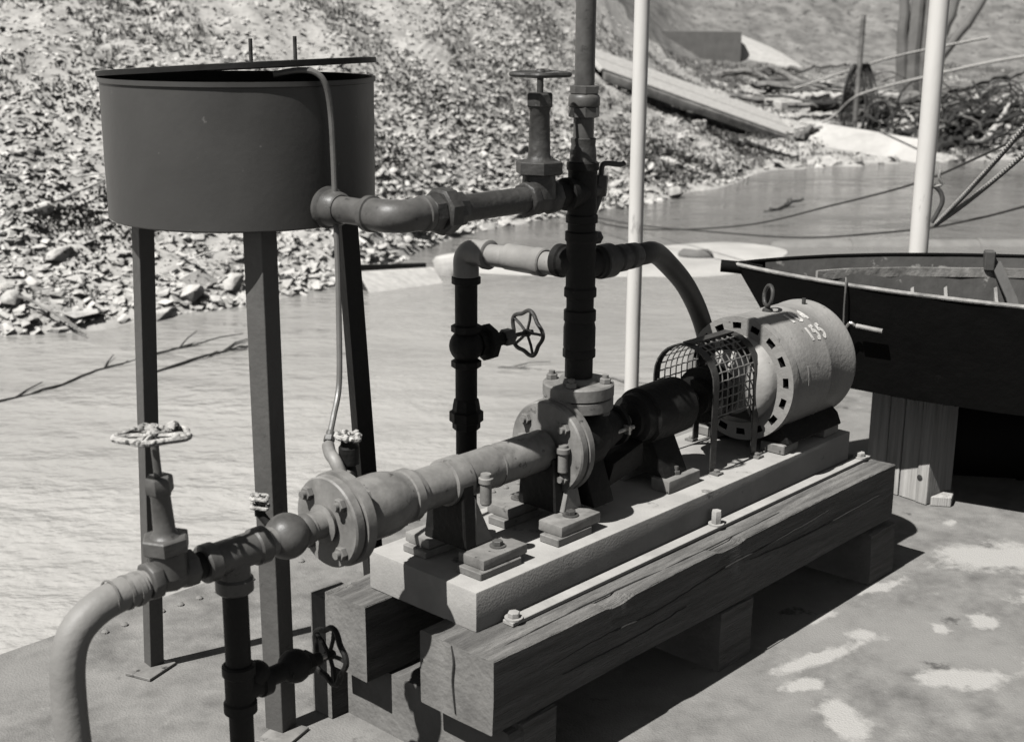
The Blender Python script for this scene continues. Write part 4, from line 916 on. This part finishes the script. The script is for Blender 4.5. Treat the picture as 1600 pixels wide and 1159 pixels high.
# ------------------------------------------------------------------ things afloat and stranded
sbp = [(-.75, 12.54), (.29, 12.3), (1.21, 12.3), (2.03, 12.4), (2.7, 13.2), (3.0, 14.0), (2.4, 14.5), (1.42, 14.1), (.86, 13.9), (.31, 13.2), (-.45, 12.95)]
def mound(name, poly, h, mt, z0, n=28):
    c = X((sum(p[0] for p in poly)/len(poly), sum(p[1] for p in poly)/len(poly), 0)); R = crom([(x, y, 0) for x, y in poly], 5, True); vs = []; fs = []; K = len(R)
    for j in range(9):
        t = j/8
        for i, p in enumerate(R):
            q = c+(p-c)*(1-t*.97); hh = h*(1-(1-t)**2.2); vs.append((q.x, q.y, z0+hh+.018*t*noise.noise(q*2.3)))
    for j in range(8):
        for i in range(K): fs.append((j*K+i, j*K+(i+1) % K, (j+1)*K+(i+1) % K, (j+1)*K+i))
    me = bpy.data.meshes.new(name); me.from_pydata([tuple(v) for v in vs], [], fs); me.materials.append(M[mt])
    for p in me.polygons: p.use_smooth = True
    o = bpy.data.objects.new(name, me); COL.objects.link(o); return o
props(mound('pale_bar', sbp, .05, 'pale_matt', -.757), kind='structure')  # low bar in a paler colour than the water round it
single('dark_rock', 'dark wet rock sitting on the low pale bar', 'rock', (1.84, 13.3, -.72), MB().sphere((1.84, 13.3, -.70), .11, 14, (1.6, 1, .55)).rough(.05, 6, 2), 'dull', 'W', sharp=20)
fp = T('floating_pipe', 'big dull pipe floating in the water beyond the boat', 'pipe', (4, 13.9, -.75), 'W')
fa, fb = X((2.75, 14.25, -.885)), X((9.5, 14.6, -.865))
fp.part('pipe', MB().lathe(fa, fb-fa, [(0, .02), (.02, .12), (.08, .17), (.22, .185), (6.7, .185)], 40), 'fpipe')
for t in (.9, 2.3, 3.7, 5.1): fp.part('joint_ring', MB().ring(fa+(fb-fa).normalized()*t, fb-fa, .184, .196, .05, 40), 'fpipe')
fpl = T('floating_plank', 'pale broken plank box floating at the foot of the stony bank', 'plank', (-1.0, 12.0, -.75), 'W')
a, b = X((-1.25, 11.5, -.755)), X((-.63, 11.98, -.755)); d = (b-a).normalized(); nn = X((-d.y, d.x, 0))
fpl.part('board', MB().prism([a, b, b+Zx*.125+nn*.16, a+Zx*.165+nn*.19], nn*.03), 'palewood', bev=.004)
fpl.part('board', MB().prism([a+nn*.30+Zx*.02, b+nn*.28+Zx*.02, b+nn*.28+Zx*.15, a+nn*.30+Zx*.21], nn*.03), 'darkwood', bev=.004)
fpl.part('end_board', MB().prism([a+nn*.05+d*.02, a+nn*.29+d*.02, a+nn*.29+Zx*.12+d*.02, a+nn*.20+Zx*.12+d*.02], d*.025), 'darkwood')
single('white_boulder', 'white boulder beside the floating plank box, left of the black bypass pipe', 'boulder', (-.58, 12.5, -.75), MB().sphere((-.58, 12.45, -.70), .17, 16, (1, .9, 1.0)).rough(.05, 4, 8), 'palewood', 'W', sharp=25)
def stick(label, pts, r, mt, tw=3, grp='branches drifting in the water', nm='drift_branch', cat='branch', seed=0):
    P = crom(pts, 6); rn = random.Random(seed); t = T(nm, label, cat, P[0], 'W', group=grp)
    Q = [p+X((rn.gauss(0, .3), rn.gauss(0, .3), rn.gauss(0, .3)))*r*1.2 for p in P]
    t.part('stem', MB().tube(Q, lambda q: r*(1-.6*q), 7), mt)
    for k in range(tw):
        i = rn.randrange(2, len(Q)-2); L_ = rn.uniform(.12, .35)*(1 if r < .04 else 2); dv = (Q[i+1]-Q[i]).normalized(); sd = X((-dv.y, dv.x, 0))*rn.choice((-1, 1))
        t.part('twig', MB().tube([Q[i], Q[i]+dv*L_*.5+sd*L_*.3+Zx*rn.uniform(.0, .03), Q[i]+dv*L_+sd*L_*.5+Zx*rn.uniform(0, .03)], lambda q: r*.5*(1-.7*q)+.002, 5), mt)
zw = -.745
stick('dark branch drifting at the far left of the water', [(-3.3, 7.9, zw), (-2.98, 8.34, zw), (-2.86, 8.71, zw+.004), (-2.69, 9.04, zw)], .010, 'darkwood', 3, seed=1)
stick('dark forked branch drifting between the left and middle tank legs', [(-2.45, 8.72, zw), (-2.2, 9.12, zw+.01), (-2.05, 9.38, zw+.01), (-1.88, 9.52, zw)], .012, 'darkwood', 5, seed=2)
stick('dark twigs drifting beside the left tank leg, above the forked branch', [(-2.62, 9.15, zw), (-2.45, 9.38, zw+.01), (-2.3, 9.55, zw+.01)], .009, 'darkwood', 4, seed=3)
stick('thin branch drifting behind the bypass pipe', [(-.1, 8.95, zw-.002), (.2, 8.9, zw), (.69, 8.66, zw), (1.0, 8.5, zw-.004)], .010, 'wood', 3, seed=4)
stick('snag of dark twigs poking from the water in front of the right bank', [(3.2, 16.8, -.76), (3.5, 17.1, -.72), (3.8, 17.5, -.66)], .03, 'darkwood', 5, seed=5)

# ------------------------------------------------------------------ ramp, wreckage and driftwood on the right bank
def onb(x, y, dz=0): return X((x, y, gz(x, y)+dz))
rm = T('plank_ramp', 'long pale plank ramp sloping down the bank to the water', 'ramp', (3.6, 25, 0), 'W')
ra, rb2 = X((1.45, 22.4, .80)), X((5.35, 24.75, -.55)); rd = (rb2-ra).normalized(); rn_ = rd.cross(Zx).normalized()
cv = (-rn_*.86+Zx*.51); up = cv.cross(rd).normalized(); up = up if up.z > 0 else -up
for i in range(2):
    o_ = cv*(.02+.39*i)
    rm.part('plank', MB().prism([ra+o_, ra+o_+cv*.385, ra+o_+cv*.385-up*.08, ra+o_-up*.08], (rb2-ra)*(1-.02*i)), 'palewood', bev=.01)
rm.part('side_beam', MB().prism([ra-cv*.0-up*.0-Zx*.16, ra-cv*.09-Zx*.16, ra-cv*.09-Zx*.02, ra-Zx*.02], rb2-ra), 'wood', bev=.01)
sb = T('concrete_slab', 'pale tilted slab lying at the waterline under the wreckage', 'slab', (6, 23.4, -.6), 'W')
s0, s1 = X((5.25, 24.2, -.54)), X((6.95, 22.75, -.74)); sdn = X((.30, .6, .34))
sb.part('slab', MB().prism([s0, s0+sdn*1.0, s0+sdn*1.0-Zx*.12, s0-Zx*.16], s1-s0).rough(.02, 2, 1), 'pale_matt', bev=.015)
def log(label, a, b, r, mt='wood', seed=0, name='driftwood_log', grp='logs and pipes heaped on the right bank', sag=0, tw=0):
    a, b = X(a), X(b); P = [a.lerp(b, i/4)-Zx*sag*(1-(i/2-1)**2) for i in range(5)]
    stick(label, P, r, mt, tw, grp, name, 'log', seed)
def gb(x, y, dz): return (x, y, gz(x, y, False)+dz)
log('thin dark log lying on the bank below the ramp', (3.7, 22.7, -.38), (4.77, 22.6, -.64), .055, 'darkwood', 1)
log('long pole with a thick end at the top of the wreck heap', (4.49, 31.0, .40), (7.65, 31.0, .64), .085, 'wood', 2)
def bent(label, pts, r, mt, seed): stick(label, pts, r, mt, 0, 'logs and pipes heaped on the right bank', 'bent_pipe', 'pipe', seed)
bent('lower bent pipe sagging across the wreck heap', [(5.26, 31, .48), (5.82, 30, .20), (6.32, 29.3, .0), (7.21, 29, .02), (8.16, 29, .14)], .085, 'dull', 3)
bent('upper bent pipe sagging across the wreck heap', [(5.77, 31, .58), (6.26, 30.5, .33), (6.87, 30, .20), (7.72, 30, .22), (8.6, 30, .28)], .075, 'wood', 4)
log('straight slanting pole left of the heap', (5.32, 30.5, .53), (5.88, 28.5, .02), .05, 'wood', 5)
log('pale log lying in front of the sagging pipes', (5.74, 28.5, .0), (7.6, 28.5, .14), .10, 'palewood', 6)
log('dark heavy beam crossing in front of the tree stump', (6.7, 26.75, -.22), (9.8, 28.3, .42), .135, 'dull', 7)
log('short dark log under the ramp foot', (5.09, 24.2, -.46), (6.01, 25.0, -.25), .10, 'dull', 8)
log('dark log jutting out at the far right of the heap', (7.78, 24.5, -.6), (9.4, 26.6, .30), .11, 'darkwood', 9, tw=4)
log('slanting dark log at the right behind the thick pole', (7.4, 23.8, -.70), (9.2, 25.4, -.02), .08, 'darkwood', 10, tw=4)
log('pale stake leaning at the far right edge of the heap', (8.5, 24.4, -.6), (9.2, 25.2, .1), .07, 'palewood', 11)
log('grey pole lying high at the far right of the bank', (8.2, 27.0, .12), (10.8, 27.2, .88), .10, 'dull', 12)
log('dark short log in the middle of the wreck heap', (5.95, 26.7, -.05), (6.9, 27.0, .02), .12, 'darkwood', 13)
log('thin pale stake standing slanted under the dark beam', (7.35, 25.6, .0), (7.7, 25.0, -.5), .03, 'palewood', 14)
log('dark slanting prop under the left half of the beam', (6.9, 26.0, -.05), (7.4, 25.2, -.6), .05, 'darkwood', 15)
log('dark slanting prop under the right half of the beam', (7.9, 26.2, .1), (8.3, 25.2, -.55), .06, 'darkwood', 16)
rn = random.Random(21)
for k in range(44):
    x, y = rn.uniform(6.2, 9.4), rn.uniform(23.7, 27.2); a = rn.uniform(-.6, .9); L_ = rn.uniform(.5, 1.7)
    z = gz(x, y)+rn.uniform(.0, .45)
    stick('broken dark stick tangled in the wreck heap', [(x, y, z), (x+L_*.5*math.cos(a), y+L_*.5*math.sin(a), z+rn.uniform(-.15, .3)), (x+L_*math.cos(a), y+L_*math.sin(a), z+rn.uniform(-.3, .5))], rn.uniform(.02, .06), rn.choice(['darkwood', 'darkwood', 'dull', 'wood']), 1, 'broken sticks tangled in the wreck heap', 'broken_stick', 'stick', seed=k+50)
ts = T('tree_stump', 'dark ribbed tree stump with split trunks rising behind the heap', 'tree stump', (8.7, 28.6, -.3), 'W')
for i, (dx, dt, r) in enumerate(((-.24, -.10, .13), (-.05, -.02, .18), (.14, .05, .15), (.28, .35, .12), (.34, .75, .11))):
    dx -= .22
    P = crom([(8.6+dx, 28.6, -.35), (8.6+dx*1.0, 28.6, .4), (8.62+dx*1.05+dt*.35, 28.6, 1.0), (8.65+dx+dt, 28.65, 1.7), (8.7+dx+dt*1.6, 28.8, 2.6)], 5)
    ts.part('trunk', MB().tube([p+X((noise.noise(p*5)*.03, noise.noise(p*5+X((3, 0, 0)))*.03, 0)) for p in P], lambda q, r=r: r*(1.15-.45*q), 10), 'dull')
def hoop(label, c, w_, h, r, n, seed):
    t = T('hose_loop', label, 'hose', c, 'W', group='loops of cable hanging on the right bank'); rr = random.Random(seed)
    for k in range(n):
        P = []
        for i in range(15):
            a = -math.pi/2+2*math.pi*i/15; P.append(X(c)+X((math.cos(a)*w_*(.7+.3*math.sin(a)*-1)*(1+.15*rr.random())+.06*k, .05*k+.1*math.sin(a), math.sin(a)*h+h)))
        t.part('loop', MB().tube(crom(P, 4, True), r, 6, True), 'wire')
    t.part('stake', MB().tube([X(c)+X((.08, .1, -.2)), X(c)+X((.10, .1, 2*h+.9))], .05, 8), 'wood')
hoop('dark cable loops hung over a stake in the middle of the wreck heap', (6.38, 25.5, -.6), .30, .70, .020, 6, 2)
def coil_(label, c, R, n, seed):
    rr = random.Random(seed); t = T('wire_coil', label, 'coil', c, 'W', group='loops of cable hanging on the right bank')
    for k in range(n):
        ax_ = X((rr.gauss(0, .4), -1, rr.gauss(.3, .5))).normalized(); x, y = perp(ax_); q = X(c)+X((rr.gauss(0, .2), rr.gauss(0, .2), rr.gauss(0, .12))); R_ = R*rr.uniform(.6, 1.1)
        t.part('loop', MB().tube([q+(x*math.cos(a)+y*math.sin(a)*.8)*R_*(1+.22*noise.noise(Vector((math.cos(a)*1.5, math.sin(a)*1.5, k+seed*3)))) for a in np.linspace(0, 6.283, 26)[:-1]], .014, 5, True), 'wire')
rn = random.Random(77)
for k in range(30):
    x, y = rn.uniform(5.0, 8.8), rn.uniform(26.0, 31); L_ = rn.uniform(1.0, 3.2); a = rn.uniform(-.35, .25); z = gz(x, y)+rn.uniform(.05, .45)
    stick('long weathered pole or plank strewn above the wreck heap', [(x-L_/2, y, z), (x, y+.1, z-rn.uniform(0, .15)), (x+L_/2*math.cos(a), y+L_/2*math.sin(a), gz(x+L_/2, y)+rn.uniform(.05, .5))], rn.uniform(.03, .08), rn.choice(['wood', 'dull', 'darkwood', 'palewood', 'wood']), 1, 'long poles strewn above the wreck heap', 'strewn_pole', 'pole', seed=k+300)
for k in range(24):
    x, y = rn.uniform(6.3, 9.6), rn.uniform(24.6, 26.8); r_ = rn.uniform(.3, .9); z = gz(x, y)
    stick('bare dark branch arching out of the wreck heap', [(x, y, z), (x+r_*.3, y, z+r_*.9), (x+r_*1.0, y+.1, z+r_*1.1), (x+r_*1.7, y+.1, z+r_*.6)], rn.uniform(.012, .03), 'darkwood', 4, 'bare branches arching out of the wreck heap', 'bare_branch', 'branch', seed=k+400)
coil_('tangled wire coil behind the thick white pole', (8.3, 25.2, -.1), .42, 8, 1)
coil_('wire coil at the far right of the wreck heap', (9.1, 25.6, .1), .5, 8, 2)
coil_('small wire coil below the cable loops', (6.8, 24.6, -.4), .28, 6, 3)
def rope_(label, pts): single('guy_rope', label, 'rope', pts[0], MB().tube(crom(pts, 6), .022, 6), 'palewood', 'W', group='pale ropes strung over the wreck heap')
rope_('pale rope rising over the cable loops to the top of the picture', [(5.76, 29, .1), (6.85, 27, .71), (7.2, 25, 1.02), (7.6, 22, 1.35)])
rope_('pale rope rising past the stump to the thick white pole', [(4.0, 25.4, -.42), (4.6, 25, -.46), (5.77, 25, -.2), (6.07, 24, .31), (6.58, 22, .71), (7.08, 20, 1.04), (7.4, 17.5, 1.3)])
sk = T('shed', 'low grey shed wall at the top of the bank with a pale sloping foundation', 'shed', (4.6, 34.2, .3), 'W')
sk.part('wall', MB().box((3.6, 34.2, .3), (5.66, 36.4, 1.30)), 'dull')
sk.part('foundation', MB().prism([(5.70, 34.2, .3), (7.55, 34.3, .32), (6.0, 34.6, .95), (5.70, 34.6, 1.0)], (0, 1.6, .25)), 'palewood')
for i, (x, y, s) in enumerate(((5.5, 27.3, .5), (3.2, 23.4, .28), (6.6, 25.2, .35))):
    single('pale_block', ['pale broken block lying on the bank beside the ramp', 'small pale block below the ramp', 'pale block wedged under the cable loops'][i], 'block', onb(x, y), MB().box(onb(x, y)-X((s*.5, s*.3, .05)), onb(x, y)+X((s*.5, s*.3, s*.35)), rad(25)).rough(.04, 3, i), 'palewood', 'W', bev=.02)
rn = random.Random(4)
for k in range(14):
    x = rn.uniform(-4.6, 1.5); y = float(np.interp(x, SX, SY))+rn.uniform(.3, 4.5); a = rn.uniform(-.9, .9); L_ = rn.uniform(.3, .9); p = onb(x, y, .06); q_ = onb(x+L_*math.cos(a), y+L_*math.sin(a), .10)
    stick('bleached driftwood stick lying on the stony bank', [p, p.lerp(q_, .5)+Zx*.03, q_], rn.uniform(.010, .022), rn.choice(['wood', 'palewood']), 1, 'driftwood sticks on the stony bank', 'driftwood_stick', 'stick', seed=k+100)
